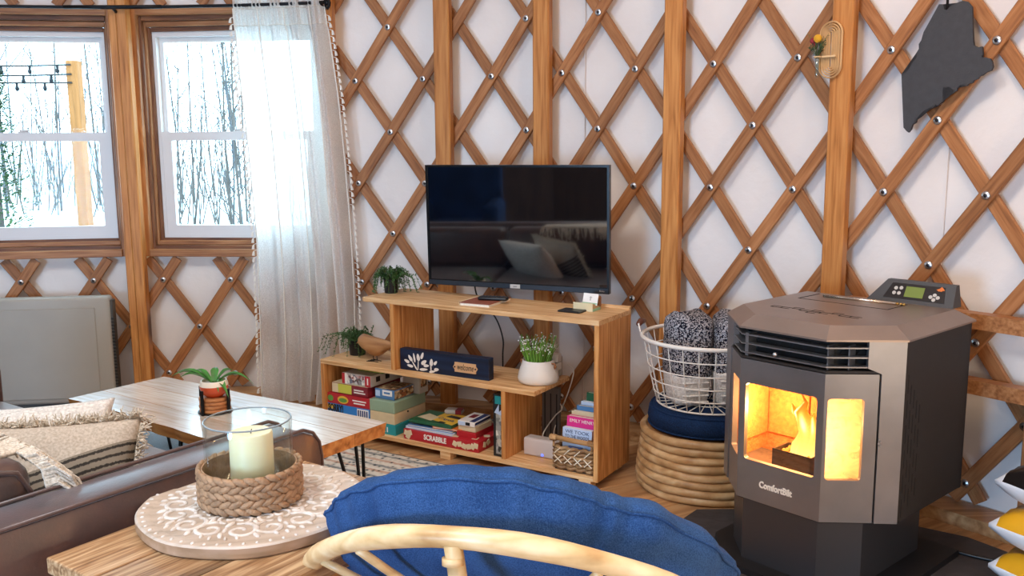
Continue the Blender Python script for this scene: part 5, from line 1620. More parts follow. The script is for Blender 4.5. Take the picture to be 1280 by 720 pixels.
# ------------------------------------------------------------------ wall heater under the left window
M_HEAT = plain('heater_grey', '#9f978b', 0.5, var=0.04, vscale=5)
ht = thing('panel_heater', 'beige-grey panel heater standing on the floor under the left window', 'heater', (-2.145, 4.775, 0), 0.13)
bm = BM(); add_box(bm, (-0.95, 0.0, 0.03), (-0.012, 0.085, 0.612), None, 0.018, 3); obj('front_panel', bm, M_HEAT, ht, autos=40)
bm = BM(); add_box(bm, (-0.92, -0.004, 0.06), (-0.085, 0.002, 0.555), None, 0.004); obj('face_plate', bm, M_HEAT, ht)
bm = BM(); add_box(bm, (-0.93, 0.02, 0.0), (0.0, 0.075, 0.59), None, 0.004); obj('rear_case', bm, plain('heater_dark', '#4a4742', 0.6), ht)
bm = BM()
for k in range(24):
    add_box(bm, (-0.014, 0.018 + 0.0, 0.07 + k * 0.018), (0.002, 0.05, 0.079 + k * 0.018))
obj('side_grille', bm, M_BLACK, ht)

# ------------------------------------------------------------------ curtain rod and curtain
CR = YR - 0.17
rod = thing('curtain_rod', 'thin black curtain rod across the tops of both windows', 'curtain rod', wp(CR, 0, 2.12))
_rl = wp(CR, 0, 2.12)
bm = BM(); add_tube(bm, [wp(CR, a, 2.118) - _rl for a in (-17, -13, -9, -5, -1.8, 2, 6, 10, 12.9)], 0.0085, 8); obj('pole', bm, M_DARKMETAL, rod, smooth=True)
bm = BM(); add_tube(bm, [wp(CR, a, 2.118) - _rl for a in (-5, -3, -1.8, 0, 1.5)], 0.0105, 8); obj('sleeve', bm, M_DARKMETAL, rod, smooth=True)
bm = BM()
c0 = wp(CR, 13.1, 2.115) - _rl
for q in range(4):
    a0 = q * 1.57
    add_tube(bm, [c0 + Vector((0.022 * cos(t * 0.6 + a0) * (0.4 + 0.2 * t / 4), 0.02 * sin(a0 + t * 0.3), 0.028 * sin(t * 0.6 + a0))) for t in range(9)], 0.005, 6)
add_ball(bm, c0, 0.014)
obj('finial', bm, M_DARKMETAL, rod, smooth=True)
bm = BM(); add_tube(bm, [wp(CR, 12.6, 2.115) - _rl, wp(YR - 0.12, 12.6, 2.09) - _rl], 0.008, 8); add_tube(bm, [wp(CR, -1.8, 2.115) - _rl, wp(YR - 0.13, -1.8, 2.10) - _rl], 0.008, 8); obj('bracket', bm, M_DARKMETAL, rod, smooth=True)
def sheer():
    m, nt, b = _new('sheer_linen')
    out = nt.nodes['Material Output']
    v = coords(nt, (1, 1, 0.6), rnd=False)
    n1 = N(nt, 'ShaderNodeTexNoise'); n1.inputs['Scale'].default_value = 300; n1.inputs['Detail'].default_value = 3
    nt.links.new(v, n1.inputs['Vector'])
    col = ramp(nt, n1.outputs['Fac'], [(0.3, lin('#e9e6e1')), (0.7, lin('#f8f7f4'))])
    df = N(nt, 'ShaderNodeBsdfDiffuse'); tl = N(nt, 'ShaderNodeBsdfTranslucent'); tp = N(nt, 'ShaderNodeBsdfTransparent')
    nt.links.new(col, df.inputs[0]); nt.links.new(col, tl.inputs[0])
    m1 = N(nt, 'ShaderNodeMixShader'); m1.inputs[0].default_value = 0.55
    nt.links.new(df.outputs[0], m1.inputs[1]); nt.links.new(tl.outputs[0], m1.inputs[2])
    m2 = N(nt, 'ShaderNodeMixShader')
    rr = ramp(nt, n1.outputs['Fac'], [(0.35, (0.30, 0.30, 0.30, 1)), (0.65, (0.18, 0.18, 0.18, 1))])
    nt.links.new(rr, m2.inputs[0]); nt.links.new(m1.outputs[0], m2.inputs[1]); nt.links.new(tp.outputs[0], m2.inputs[2])
    nt.links.new(m2.outputs[0], out.inputs[0])
    return m
M_SHEER = sheer()
M_TRIMW = fabric('trim_cotton', '#d2ccc2', '#f2eee6', 300)
cl = [(2.12, 6.45), (1.784, 6.7), (1.413, 7.06), (0.905, 7.35), (0.47, 7.29), (0.03, 7.13)]
cr_ = [(2.12, 12.75), (1.653, 13.37), (1.327, 13.67), (0.995, 13.92), (0.614, 14.15), (0.30, 14.2), (0.03, 13.6)]
def interp(tab, z):
    for (z1, a1), (z2, a2) in zip(tab, tab[1:]):
        if z <= z1 and z >= z2:
            return a2 + (a1 - a2) * (z - z2) / (z1 - z2)
    return tab[0][1] if z > tab[0][0] else tab[-1][1]
def cpoint(s, z):
    a = interp(cl, z) * (1 - s) + interp(cr_, z) * s
    f = 0.02 + 0.052 * min(1, max(0, (s - 0.2) / 0.5)) * (0.65 + 0.35 * min(1, (2.12 - z) / 0.8))
    d = f * (0.6 * sin(s * 2 * pi * 4.5 + 0.6 + 0.5 * sin(z * 1.3)) + 0.4 * sin(s * 2 * pi * 9.5 + 1.1 * z) * (0.4 + 0.6 * s))
    if z > 2.0:
        d = d * 0.6 + 0.010 * sin(s * 2 * pi * 24)
    d += 0.01 * noise.noise(Vector((s * 6, z * 1.5, 1.0)))
    if z < 0.25:
        d += 0.05 * (0.25 - z) * sin(s * 21)
    return wp(CR - d, a, z)
cu = thing('sheer_curtain', 'white sheer curtain with tasselled edges hanging beside the right window', 'curtain', wp(CR, 10, 0))
_cl = wp(CR, 10, 0)
bm = BM()
ns, nz = 130, 70
zs = [2.155 - (2.155 - 0.02) * k / nz for k in range(nz + 1)]
g = [[bm.verts.new(cpoint(i / ns, z) - _cl) for i in range(ns + 1)] for z in zs]
for j in range(nz):
    for i in range(ns):
        bm.faces.new((g[j][i], g[j][i + 1], g[j + 1][i + 1], g[j + 1][i]))
obj('panel', bm, M_SHEER, cu, smooth=True)
for s_ in (0.006, 0.27, 0.55, 0.85, 0.994):
    bm = BM(); add_tube(bm, [cpoint(s_, z) - _cl + (Vector((YC.x, YC.y, z)) - cpoint(s_, z)).normalized() * 0.004 for z in [2.10 - 2.05 * k / 90 for k in range(91)]], 0.0035, 5); obj('stitched_braid', bm, M_TRIMW, cu, smooth=True)
for s_, sg_ in ((0.0, -1), (1.0, 1)):
    bm = BM()
    for k in range(58):
        z = 2.06 - 0.0345 * k
        p = cpoint(s_, z) - _cl
        q = p + Vector((sg_ * 0.016, -0.004, -0.006))
        add_tube(bm, [p, q], 0.002, 4)
        add_tube(bm, [q, q + Vector((sg_ * 0.002, 0, -0.008)), q + Vector((sg_ * 0.004, 0, -0.024))], [0.003, 0.0065, 0.0085], 6)
    obj('tassel_trim', bm, M_TRIMW, cu, kind='stuff')
bm = BM()
for z in (2.015, 2.10):
    add_tube(bm, [cpoint(k / 130, z) - _cl + (Vector((YC.x, YC.y, z)) - cpoint(k / 130, z)).normalized() * 0.003 for k in range(131)], 0.0022, 4)
obj('header_seam', bm, M_TRIMW, cu, smooth=True)

# ------------------------------------------------------------------ sofa
FA = Vector((0.57, 0.82, 0)).normalized(); FB = Vector((0.82, -0.57, 0)).normalized()
FRZ = atan2(FB.y, FB.x)
FP = Vector((-0.535, 2.43, 0.0))
def leather():
    m, nt, b = _new('brown_suede')
    v = coords(nt, rnd=False)
    a = N(nt, 'ShaderNodeTexNoise'); a.inputs['Scale'].default_value = 7; a.inputs['Detail'].default_value = 7; a.inputs['Roughness'].default_value = 0.65
    nt.links.new(v, a.inputs['Vector'])
    nt.links.new(ramp(nt, a.outputs['Fac'], [(0.25, lin('#2e1b14')), (0.55, lin('#4e2e22')), (0.8, lin('#6e4736'))]), b.inputs['Base Color'])
    b.inputs['Roughness'].default_value = 0.42
    b.inputs['Specular IOR Level'].default_value = 0.6
    f = N(nt, 'ShaderNodeTexNoise'); f.inputs['Scale'].default_value = 160; f.inputs['Detail'].default_value = 4
    nt.links.new(v, f.inputs['Vector'])
    bump(nt, b, f.outputs['Fac'], 0.25, 0.003)
    return m
M_SOFA = leather()
M_SOFA.node_tree.nodes['Principled BSDF'].inputs['Sheen Weight'].default_value = 0.3
M_SOFA.node_tree.nodes['Principled BSDF'].inputs['Coat Weight'].default_value = 0.35
M_SOFA.node_tree.nodes['Principled BSDF'].inputs['Coat Roughness'].default_value = 0.28
sf = thing('sofa', 'brown suede sofa seen past its arm at the left', 'sofa', FP, FRZ)
def arm(x0, x1):
    bm = BM()
    prof = [(0.0, 0.05), (0.0, 0.54), (-0.008, 0.575), (-0.028, 0.60), (-0.06, 0.615), (-0.95, 0.62), (-0.95, 0.05)]
    a = [bm.verts.new((x0, y, z)) for y, z in prof]; b_ = [bm.verts.new((x1, y, z)) for y, z in prof]
    bm.faces.new(a); bm.faces.new(b_[::-1])
    for k in range(len(a)):
        bm.faces.new((a[k], b_[k], b_[(k + 1) % len(a)], a[(k + 1) % len(a)]))
    bmesh.ops.recalc_face_normals(bm, faces=bm.faces[:])
    bmesh.ops.bevel(bm, geom=bm.edges[:], offset=0.007, segments=2, affect='EDGES', profile=0.5)
    o = obj('arm', bm, M_SOFA, sf, autos=35)
    bm = BM()
    for x in (x0 + 0.004, x1 - 0.004):
        add_tube(bm, [(x, y, z + (0.003 if z > 0.59 else 0)) for y, z in [(0.002, 0.06), (0.003, 0.53), (-0.005, 0.575), (-0.026, 0.602), (-0.06, 0.618), (-0.45, 0.6205), (-0.94, 0.622)]], 0.0055, 6)
    obj('piping', bm, M_SOFA, o, smooth=True)
arm(-0.15, 0.0); arm(-1.95, -1.80)
bm = BM(); add_box(bm, (-1.80, -0.93, 0.08), (-0.15, -0.01, 0.27), None, 0.01, 2); obj('base', bm, M_SOFA, sf)
for k in range(2):
    bm = BM(); add_box(bm, (-0.153 - 0.822 * (k + 1) + 0.004, -0.74, 0.27), (-0.153 - 0.822 * k - 0.004, 0.0, 0.42), None, 0.03, 3); obj('seat_cushion', bm, M_SOFA, sf, autos=50)
bm = BM(); add_box(bm, (-1.80, -0.95, 0.27), (-0.15, -0.86, 0.72), None, 0.03, 3); obj('back_frame', bm, M_SOFA, sf, autos=50)
for k in range(2):
    x1 = -0.16 - 0.82 * k
    bm = BM()
    add_box(bm, (x1 - 0.81, -0.86, 0.42), (x1, -0.70, 0.70), None, 0.05, 4)
    for v in bm.verts:
        v.co.y += 0.10 * (0.60 - v.co.z) * 0.4
        v.co += 0.008 * noise.noise_vector(v.co * 5)
    o = obj('back_cushion', bm, M_SOFA, sf, autos=60)
    bm = BM(); add_tube(bm, [(x1 - 0.004, y, z) for y, z in ((-0.695, 0.45), (-0.715, 0.62), (-0.745, 0.676), (-0.80, 0.692))], 0.006, 6); obj('piping', bm, M_SOFA, o, smooth=True)
for (x, y) in ((-0.07, -0.05), (-0.07, -0.88), (-1.87, -0.05), (-1.87, -0.88)):
    bm = BM(); add_lathe(bm, [(0, 0.013), (0.018, 0.013), (0.026, 0.083), (0, 0.083)], 12, Matrix.Translation((x, y, 0))); obj('foot', bm, M_DARKMETAL, sf)
_fm = Matrix.Translation(FP) @ Matrix.Rotation(FRZ, 4, 'Z')

# cream woven pillow with fringe and dark stripes
def pillow_mat():
    m, nt, b = _new('woven_pillow')
    tc = N(nt, 'ShaderNodeTexCoord'); sp_ = N(nt, 'ShaderNodeSeparateXYZ'); nt.links.new(tc.outputs['Object'], sp_.inputs[0])
    wv = N(nt, 'ShaderNodeMath', operation='PINGPONG'); wv.inputs[1].default_value = 0.0115; sl = N(nt, 'ShaderNodeMath', operation='MULTIPLY_ADD'); sl.inputs[1].default_value = -0.35; nt.links.new(sp_.outputs[0], sl.inputs[0]); nt.links.new(sp_.outputs[1], sl.inputs[2]); nt.links.new(sl.outputs[0], wv.inputs[0])
    mr = N(nt, 'ShaderNodeMapRange'); mr.inputs['From Max'].default_value = 0.0115; nt.links.new(wv.outputs[0], mr.inputs[0])
    no = N(nt, 'ShaderNodeTexNoise'); no.inputs['Scale'].default_value = 150; nt.links.new(tc.outputs['Object'], no.inputs['Vector'])
    ad = N(nt, 'ShaderNodeMath', operation='MULTIPLY_ADD'); ad.inputs[1].default_value = 0.7; nt.links.new(no.outputs['Fac'], ad.inputs[0]); nt.links.new(mr.outputs[0], ad.inputs[2])
    stripe = ramp(nt, ad.outputs[0], [(0.62, lin('#3c3834')), (0.80, lin('#8d8375'))])
    cream = ramp(nt, no.outputs['Fac'], [(0.35, lin('#b5a898')), (0.65, lin('#cfc3b5'))])
    sel = N(nt, 'ShaderNodeMath', operation='LESS_THAN'); sel.inputs[1].default_value = 0.034; nt.links.new(sl.outputs[0], sel.inputs[0])
    mx = N(nt, 'ShaderNodeMix', data_type='RGBA'); nt.links.new(sel.outputs[0], mx.inputs[0]); nt.links.new(cream, mx.inputs[6]); nt.links.new(stripe, mx.inputs[7])
    nt.links.new(mx.outputs[2], b.inputs['Base Color']); b.inputs['Roughness'].default_value = 1.0; b.inputs['Specular IOR Level'].default_value = 0.05
    br = N(nt, 'ShaderNodeTexBrick'); br.inputs['Scale'].default_value = 42; br.inputs['Mortar Size'].default_value = 0.03
    nt.links.new(tc.outputs['Object'], br.inputs['Vector'])
    bump(nt, b, br.outputs['Fac'], -0.7, 0.006)
    return m
M_PIL = pillow_mat()
M_FRINGE = fabric('cream_fringe', '#b9ab98', '#e6dccd', 180)
# pillow frame: x along its width, y up its face, z out of the face
PXa = Vector((0.98, 0.20, 0.0)); PN = Vector((0.20, -0.84, 0.50)).normalized(); PXa = (PXa - PN * PXa.dot(PN)).normalized(); PYa = PN.cross(PXa).normalized()
def frame(c, X, Y, Z):
    return Matrix(((X.x, Y.x, Z.x, c.x), (X.y, Y.y, Z.y, c.y), (X.z, Y.z, Z.z, c.z), (0, 0, 0, 1)))
PC = Vector((-1.275, 2.31, 0.485))
pil = link('throw_pillow', None); pil.matrix_world = frame(PC, PXa, PYa, PN); tag(pil, 'cream woven pillow with fringe and dark stripes on the sofa seat', 'pillow')
PW, PHH, PT = 0.52, 0.37, 0.15
def pil_pt(u, v, s):
    edge_ = (max(0, 1 - abs(u) ** 2.6) * max(0, 1 - abs(v) ** 2.6)) ** 0.55
    x = u * PW / 2 * (1 - 0.05 * (1 - abs(v)) * 0 - 0.07 * (1 - v * v)); y = v * PHH / 2 * (1 - 0.07 * (1 - u * u))
    z = s * PT / 2 * edge_ + 0.012 * noise.noise(Vector((u * 2.2, v * 2.2, s * 2))) * edge_
    return Vector((x, y, z))
def pillow_bm():
    bm = BM(); n = 26
    g = {}
    for i in range(n + 1):
        for j in range(n + 1):
            u, v = i / n * 2 - 1, j / n * 2 - 1
            g[i, j, 1] = bm.verts.new(pil_pt(u, v, 1))
            rim = i in (0, n) or j in (0, n)
            g[i, j, -1] = g[i, j, 1] if rim else bm.verts.new(pil_pt(u, v, -1))
    for i in range(n):
        for j in range(n):
            for s in (1, -1):
                f = [g[i, j, s], g[i + 1, j, s], g[i + 1, j + 1, s], g[i, j + 1, s]]
                if len({id(v) for v in f}) == 4 and not (s < 0 and all(g[p] is g[p[0], p[1], 1] for p in ((i, j, -1), (i + 1, j, -1), (i + 1, j + 1, -1), (i, j + 1, -1)))):
                    bm.faces.new(f if s > 0 else f[::-1])
    return bm
bm = pillow_bm()
obj('cushion', bm, M_PIL, pil, smooth=True)
rn = random.Random(4)
bm = BM()
def fringe(bm, p, d, L, r, droop=0.4):
    a = p
    m1 = p + d * L * 0.5 + Vector((rn.uniform(-.006, .006), rn.uniform(-.006, .006), rn.uniform(-.004, .008)))
    e = p + d * L + Vector((rn.uniform(-.01, .01), rn.uniform(-.01, .01), rn.uniform(-.012, .008) - droop * L * 0.3))
    add_tube(bm, [a, m1, e], [r, r * 0.9, r * 0.5], 4)
for k in range(420):
    t = rn.uniform(-1, 1)
    p = pil_pt(t, 1, 1); d = Vector((rn.uniform(-0.4, 0.4), rn.uniform(0.1, 0.9), rn.uniform(0.2, 1.1))).normalized()
    fringe(bm, p + Vector((0, -0.004, 0)), d, rn.uniform(0.02, 0.036), 0.0028)
for k in range(200):
    t = rn.uniform(-1, 1)
    p = pil_pt(1, t, 1); d = Vector((rn.uniform(0.3, 1), rn.uniform(-0.5, 0.3), rn.uniform(-0.3, 0.8))).normalized()
    fringe(bm, p, d, rn.uniform(0.018, 0.034), 0.0028)
obj('fringe', bm, M_FRINGE, pil, kind='stuff')
# second cream cushion behind it
PC2 = Vector((-1.42, 2.47, 0.495))
pn2 = Vector((0.12, -0.80, 0.58)).normalized()
PXb = (PXa - pn2 * PXa.dot(pn2)).normalized()
p2 = link('throw_pillow', None); p2.matrix_world = frame(PC2, PXb, pn2.cross(PXb).normalized(), pn2); tag(p2, 'plain cream pillow leaning on the sofa back behind the fringed one', 'pillow')
bm = pillow_bm()
obj('cushion', bm, M_BOUCW, p2, smooth=True)
# fringed throw over the sofa back
tb = thing('fringed_throw', 'cream throw with long fringe draped over the sofa back', 'blanket', _fm @ Vector((-0.42, -0.78, 0.702)), FRZ)
bm = BM()
add_box(bm, (-0.30, -0.09, -0.002), (0.20, 0.075, 0.012), None, 0.006, 2)
for v in bm.verts:
    v.co += 0.01 * noise.noise_vector(v.co * 9)
obj('cloth', bm, M_FRINGE, tb, smooth=True)
bm = BM()
edge_pts = [Vector((-0.30, 0.072, 0.006)), Vector((0.10, 0.072, 0.006)), Vector((0.235, 0.06, 0.004)), Vector((0.262, 0.085, -0.03)), Vector((0.268, 0.09, -0.075))]
for k in range(190):
    t = rn.random() * 3.999
    p = edge_pts[int(t)].lerp(edge_pts[int(t) + 1], t - int(t))
    L = rn.uniform(0.06, 0.115)
    sx = rn.uniform(-0.012, 0.03)
    pts = [p, p + Vector((sx * 0.4, L * 0.30, 0.004)), p + Vector((sx * 0.8 + rn.uniform(-.006, .006), L * 0.62, -L * 0.30)), p + Vector((sx + rn.uniform(-.01, .01), L * 0.80, -L * 0.75))]
    add_tube(bm, pts, [0.0034, 0.0038, 0.0036, 0.0022], 5)
obj('fringe', bm, M_FRINGE, tb, kind='stuff')

# ------------------------------------------------------------------ side table with carved board and candle holder
SA = Vector((0.57, 0.82, 0)).normalized(); SB = Vector((0.82, -0.57, 0)).normalized()
SLP = Vector((-0.957, 1.745, 0))
sdt = thing('side_table', 'thick honey pine side table between sofa arm and round chair', 'table', SLP, atan2(SB.y, SB.x))
M_SLAB = wood('slab_pine', '#62422a', '#a67f59', '#d6b68e', 'y', fine=110, stretch=0.02, band=18, knots=1.4, rough=0.4)
for k in range(3):
    bm = BM(); add_box(bm, (0.165 * k + 0.001, 0, 0.522), (0.165 * (k + 1) - 0.001, 0.70, 0.558), None, 0.004, 2); obj('plank', bm, M_SLAB, sdt)
for (x, y) in ((0.05, 0.06), (0.445, 0.06), (0.05, 0.64), (0.445, 0.64)):
    box_obj('leg', (x - 0.028, y - 0.028, 0.0125), (x + 0.028, y + 0.028, 0.522), M_PINEZ, sdt, 0.004)
box_obj('apron', (0.04, 0.08, 0.46), (0.455, 0.62, 0.522), M_PINEY, sdt, 0.003)

TC = Vector((-0.593, 1.972, 0.5585))
ty_ = thing('carved_board', 'round whitewashed wooden board carved with floral scrolls on the side table', 'board', TC, 0.3)
M_WASH = wood('washed_wood', '#a0907f', '#b9a898', '#cbbcae', 'x', fine=50, rough=0.6, bstr=0.3)
def carved():
    m, nt, b = _new('carved_wash')
    v = coords(nt, rnd=False)
    a = N(nt, 'ShaderNodeTexNoise'); a.inputs['Scale'].default_value = 38; a.inputs['Detail'].default_value = 6; nt.links.new(v, a.inputs['Vector'])
    nt.links.new(ramp(nt, a.outputs['Fac'], [(0.35, lin('#c8bcb0')), (0.62, lin('#e6dfd8'))]), b.inputs['Base Color'])
    b.inputs['Roughness'].default_value = 0.6
    bump(nt, b, a.outputs['Fac'], 0.3, 0.003)
    return m
M_CARV = carved()
BR = 0.252
def brim(a, r, z):
    k = 1 + 0.006 * cos(8 * a)
    return (r * k * cos(a), r * k * sin(a), z)
bm = BM(); add_lathe(bm, [(0, 0), (BR - 0.004, 0), (BR, 0.004), (BR, 0.024), (BR - 0.004, 0.028), (BR - 0.03, 0.028), (BR - 0.033, 0.0255), (0, 0.0255)], 80, fn=brim); bm.normal_update()
for f in bm.faces:
    f.material_index = 1 if max(v.co.z for v in f.verts) < 0.027 and max(v.co.xy.length for v in f.verts) > BR - 0.012 else 0
obj('disc', bm, [M_WASH, wood('board_edge', '#7d6048', '#9a7a5c', '#b3937a', 'x', fine=30)], ty_, autos=40)
bm = BM()
for k in range(56):
    a = 2 * pi * k / 56
    add_ball(bm, ((BR - 0.015) * cos(a), (BR - 0.015) * sin(a), 0.028), 0.007, sx=0.8, sy=0.55, sz=0.4, u=7, v=5, mtx=Matrix.Rotation(a, 4, 'Z'))
obj('beaded_border', bm, M_CARV, ty_, smooth=True, kind='stuff')
bm = BM()
def spiral(cx, cy, r0, turns, a0, dirn, z=0.026):
    pts = []
    m_ = 22
    for k in range(m_ + 1):
        t = k / m_
        r = r0 * (1 - 0.82 * t)
        a = a0 + dirn * turns * 2 * pi * t
        pts.append((cx + r * cos(a), cy + r * sin(a), z))
    return pts
for q in range(8):
    a = 2 * pi * q / 8
    for dr_ in (-1, 1):
        cx, cy = 0.165 * cos(a + 0.19 * dr_), 0.165 * sin(a + 0.19 * dr_)
        add_tube(bm, spiral(cx, cy, 0.038, 1.2, a + pi + 0.3 * dr_, dr_), [0.0062] * 14 + [0.005] * 9, 6, upv=(0, 0, 1), flat=0.45)
        cx, cy = 0.105 * cos(a + 0.25 * dr_), 0.105 * sin(a + 0.25 * dr_)
        add_tube(bm, spiral(cx, cy, 0.025, 1.1, a + 0.5 * dr_, -dr_), 0.005, 6, upv=(0, 0, 1), flat=0.45)
obj('scroll_carving', bm, M_CARV, ty_, smooth=True, kind='stuff')
bm = BM()
for q in range(8):
    a = 2 * pi * q / 8
    for (r, da_, L, w_) in ((0.195, 0.0, 0.03, 0.013), (0.165, 0.0, 0.035, 0.012), (0.19, 0.39, 0.03, 0.012), (0.135, 0.39, 0.034, 0.013), (0.20, 0.2, 0.02, 0.009), (0.20, -0.2, 0.02, 0.009), (0.125, 0.0, 0.03, 0.012), (0.165, 0.39, 0.022, 0.010), (0.205, 0.31, 0.018, 0.008), (0.205, -0.31, 0.018, 0.008)):
        add_ball(bm, (r * cos(a + da_), r * sin(a + da_), 0.0255), 1.0, sx=L / 2, sy=w_ / 2, sz=0.0045, u=8, v=5, mtx=Matrix.Rotation(a + da_ + 0.4 * sin(7 * r * 10 + da_ * 3), 4, 'Z'))
obj('leaf_carving', bm, M_CARV, ty_, smooth=True, kind='stuff')

HP = Vector((-0.603, 1.986, 0.5585 + 0.0305))
ch_ = thing('candle_holder', 'glass hurricane candle holder in a braided wicker sleeve', 'candle holder', HP)
M_BRAID = plain('braided_hyacinth', '#a38060', 0.6, var=0.3, vscale=45, bstr=0.4, bscale=160)
HR = 0.112
for q in range(5):
    z = 0.0085 + 0.0165 * q
    bm = BM(); n = 30
    for k in range(n):
        a = 2 * pi * (k + 0.5 * (q % 2)) / n
        M = Matrix.Rotation(a, 4, 'Z') @ Matrix.Translation((HR, 0, z + 0.001 * sin(k * 2.3 + q))) @ Matrix.Rotation(0.42 * (1 if q % 2 else -1), 4, 'X')
        add_ball(bm, (0, 0, 0), 1.0, sx=0.0085, sy=0.0155, sz=0.0088, u=8, v=6, mtx=M) if False else bmesh.ops.create_uvsphere(bm, u_segments=8, v_segments=6, radius=1.0, matrix=M @ Matrix.Diagonal((0.0070, 0.0200, 0.0080, 1)))
    obj('braid_row', bm, M_BRAID, ch_, smooth=True)
bm = BM(); add_lathe(bm, [(0, 0.0), (HR - 0.008, 0.0), (HR - 0.006, 0.006), (HR - 0.006, 0.08), (HR - 0.009, 0.08), (HR - 0.009, 0.006), (0, 0.005)], 40); obj('sleeve_lining', bm, M_BRAID, ch_)
bm = BM(); GR = 0.098
add_lathe(bm, [(0, 0.006), (GR, 0.006), (GR, 0.183), (GR - 0.001, 0.1855), (GR - 0.003, 0.1855), (GR - 0.004, 0.183), (GR - 0.004, 0.012), (0, 0.012)], 56); obj('glass', bm, clear_glass('hurricane_glass', '#fafdfc', 0.03), ch_, smooth=True)
bm = BM(); add_tube(bm, [((GR - 0.002) * cos(2 * pi * k / 56), (GR - 0.002) * sin(2 * pi * k / 56), 0.1845) for k in range(56)], 0.0019, 6, closed=True); obj('glass_rim', bm, plain('glass_edge', '#848e92', 0.08, spec=0.8), ch_, smooth=True)
M_WAX = plain('ivory_wax', '#efe6bf', 0.45, **{'Subsurface Weight': 0.25})
M_WAX.node_tree.nodes['Principled BSDF'].inputs['Subsurface Radius'].default_value = (0.03, 0.025, 0.012)
cn = thing('pillar_candle', 'ivory pillar candle standing inside the glass hurricane', 'candle', HP + Vector((0.006, 0.0, 0.0125)))
bm = BM(); add_lathe(bm, [(0, 0.0), (0.047, 0.0), (0.0485, 0.003), (0.0485, 0.140), (0.046, 0.1435), (0.038, 0.143), (0.02, 0.139), (0, 0.138)], 40); obj('wax', bm, M_WAX, cn, autos=40)
bm = BM(); add_tube(bm, [(0, 0, 0.137), (0.001, 0, 0.145), (0.003, 0.001, 0.149)], 0.0013, 6); obj('wick', bm, M_BLACK, cn)

# ------------------------------------------------------------------ round rattan chair and its cushion
KC = Vector((0.014, 1.773, 0.407)); KA, KY, KR = 0.768, 0.248, 0.448
kh = Vector((cos(KY), -sin(KY), 0)); kf = Vector((sin(KY), cos(KY), 0))
ku = (-kf * cos(KA) + Vector((0, 0, sin(KA)))); kn = (kf * sin(KA) + Vector((0, 0, cos(KA))))
KB = Vector((KC.x + 0.03, KC.y - 0.02, 0.013))
pch = thing('papasan_chair', 'round rattan bowl chair seen from behind at the bottom of the view', 'chair', KB)
KM = Matrix.Translation(-KB) @ frame(KC, kh, ku, kn)        # bowl: x across, y up the slope, z out of the bowl
M_POLE = wood('peeled_rattan', '#b48a58', '#dcb884', '#f0d8ae', 'x', fine=16, stretch=0.6, band=5, rough=0.35, bstr=0.15)
def kpts(r, z, n=72): return [KM @ Vector((r * cos(2 * pi * k / n), r * sin(2 * pi * k / n), z)) for k in range(n)]
bm = BM(); add_tube(bm, kpts(KR, 0), [0.0205 + 0.0012 * sin(k * 0.9) for k in range(72)], 14, closed=True); obj('rim', bm, M_POLE, pch, smooth=True)
bm = BM(); add_tube(bm, kpts(0.17, -0.055), 0.014, 10, closed=True); obj('hub_ring', bm, M_POLE, pch, smooth=True)
def bowl(r): return -0.04 * (1 - (r / KR) ** 2) - 0.004
for deg in (20, 62, 122, 140, 172, 200, 230, 262, 292, 325):
    a = radians(deg)
    bm = BM(); add_tube(bm, [KM @ Vector((r * cos(a + sk), r * sin(a + sk), bowl(r) - 0.012)) for r, sk in ((0.444, 0.0), (0.38, 0.0), (0.30, 0.0), (0.17, 0.0))], 0.0085, 8); obj('spoke', bm, M_POLE, pch, smooth=True)
# stout rear post from the rim down to the base
a = radians(95)
pt = KM @ Vector((0.446 * cos(a), 0.446 * sin(a), -0.012))
bm = BM(); add_tube(bm, [pt, pt.lerp(Vector((-0.06, -0.27, 0.02)), 0.5) + Vector((0, -0.02, 0)), Vector((-0.06, -0.27, 0.02))], 0.0165, 12); obj('rear_post', bm, M_POLE, pch, smooth=True)
bm = BM(); add_tube(bm, [pt + Vector((0.0, -0.004, -0.022)), pt + Vector((0, -0.006, -0.034))], 0.0195, 14); obj('binding', bm, M_POLE, pch, smooth=True)
bm = BM()
add_tube(bm, [(0.33 * cos(2 * pi * k / 48), 0.30 * sin(2 * pi * k / 48), 0.018) for k in range(48)], 0.017, 10, closed=True, upv=(0, 0, 1)); obj('base_ring', bm, M_POLE, pch, smooth=True)
for k in range(6):
    a = 2 * pi * k / 6 + 0.3
    tp = KM @ Vector((0.17 * cos(a), 0.17 * sin(a), -0.07))
    bm = BM(); add_tube(bm, [(0.32 * cos(a), 0.29 * sin(a), 0.02), tp], 0.013, 8); obj('base_strut', bm, M_POLE, pch, smooth=True)
M_DENIM = fabric('denim', '#223f6c', '#3d6093', 420, big=7, bstr=0.5)
kc = thing('papasan_cushion', 'large round denim-blue cushion resting in the rattan bowl chair', 'cushion', KB)
prof = [(0.0, -0.022), (0.10, -0.022), (0.19, -0.018), (0.27, -0.012), (0.335, 0.0), (0.385, 0.022), (0.415, 0.055), (0.436, 0.085), (0.445, 0.106), (0.440, 0.126), (0.421, 0.146), (0.39, 0.154), (0.34, 0.145), (0.27, 0.125), (0.18, 0.105), (0.09, 0.09), (0.0, 0.085)]
fine = []
for (r0, z0), (r1, z1) in zip(prof, prof[1:]):
    for q in range(3):
        fine.append((r0 + (r1 - r0) * q / 3, z0 + (z1 - z0) * q / 3))
fine.append(prof[-1])
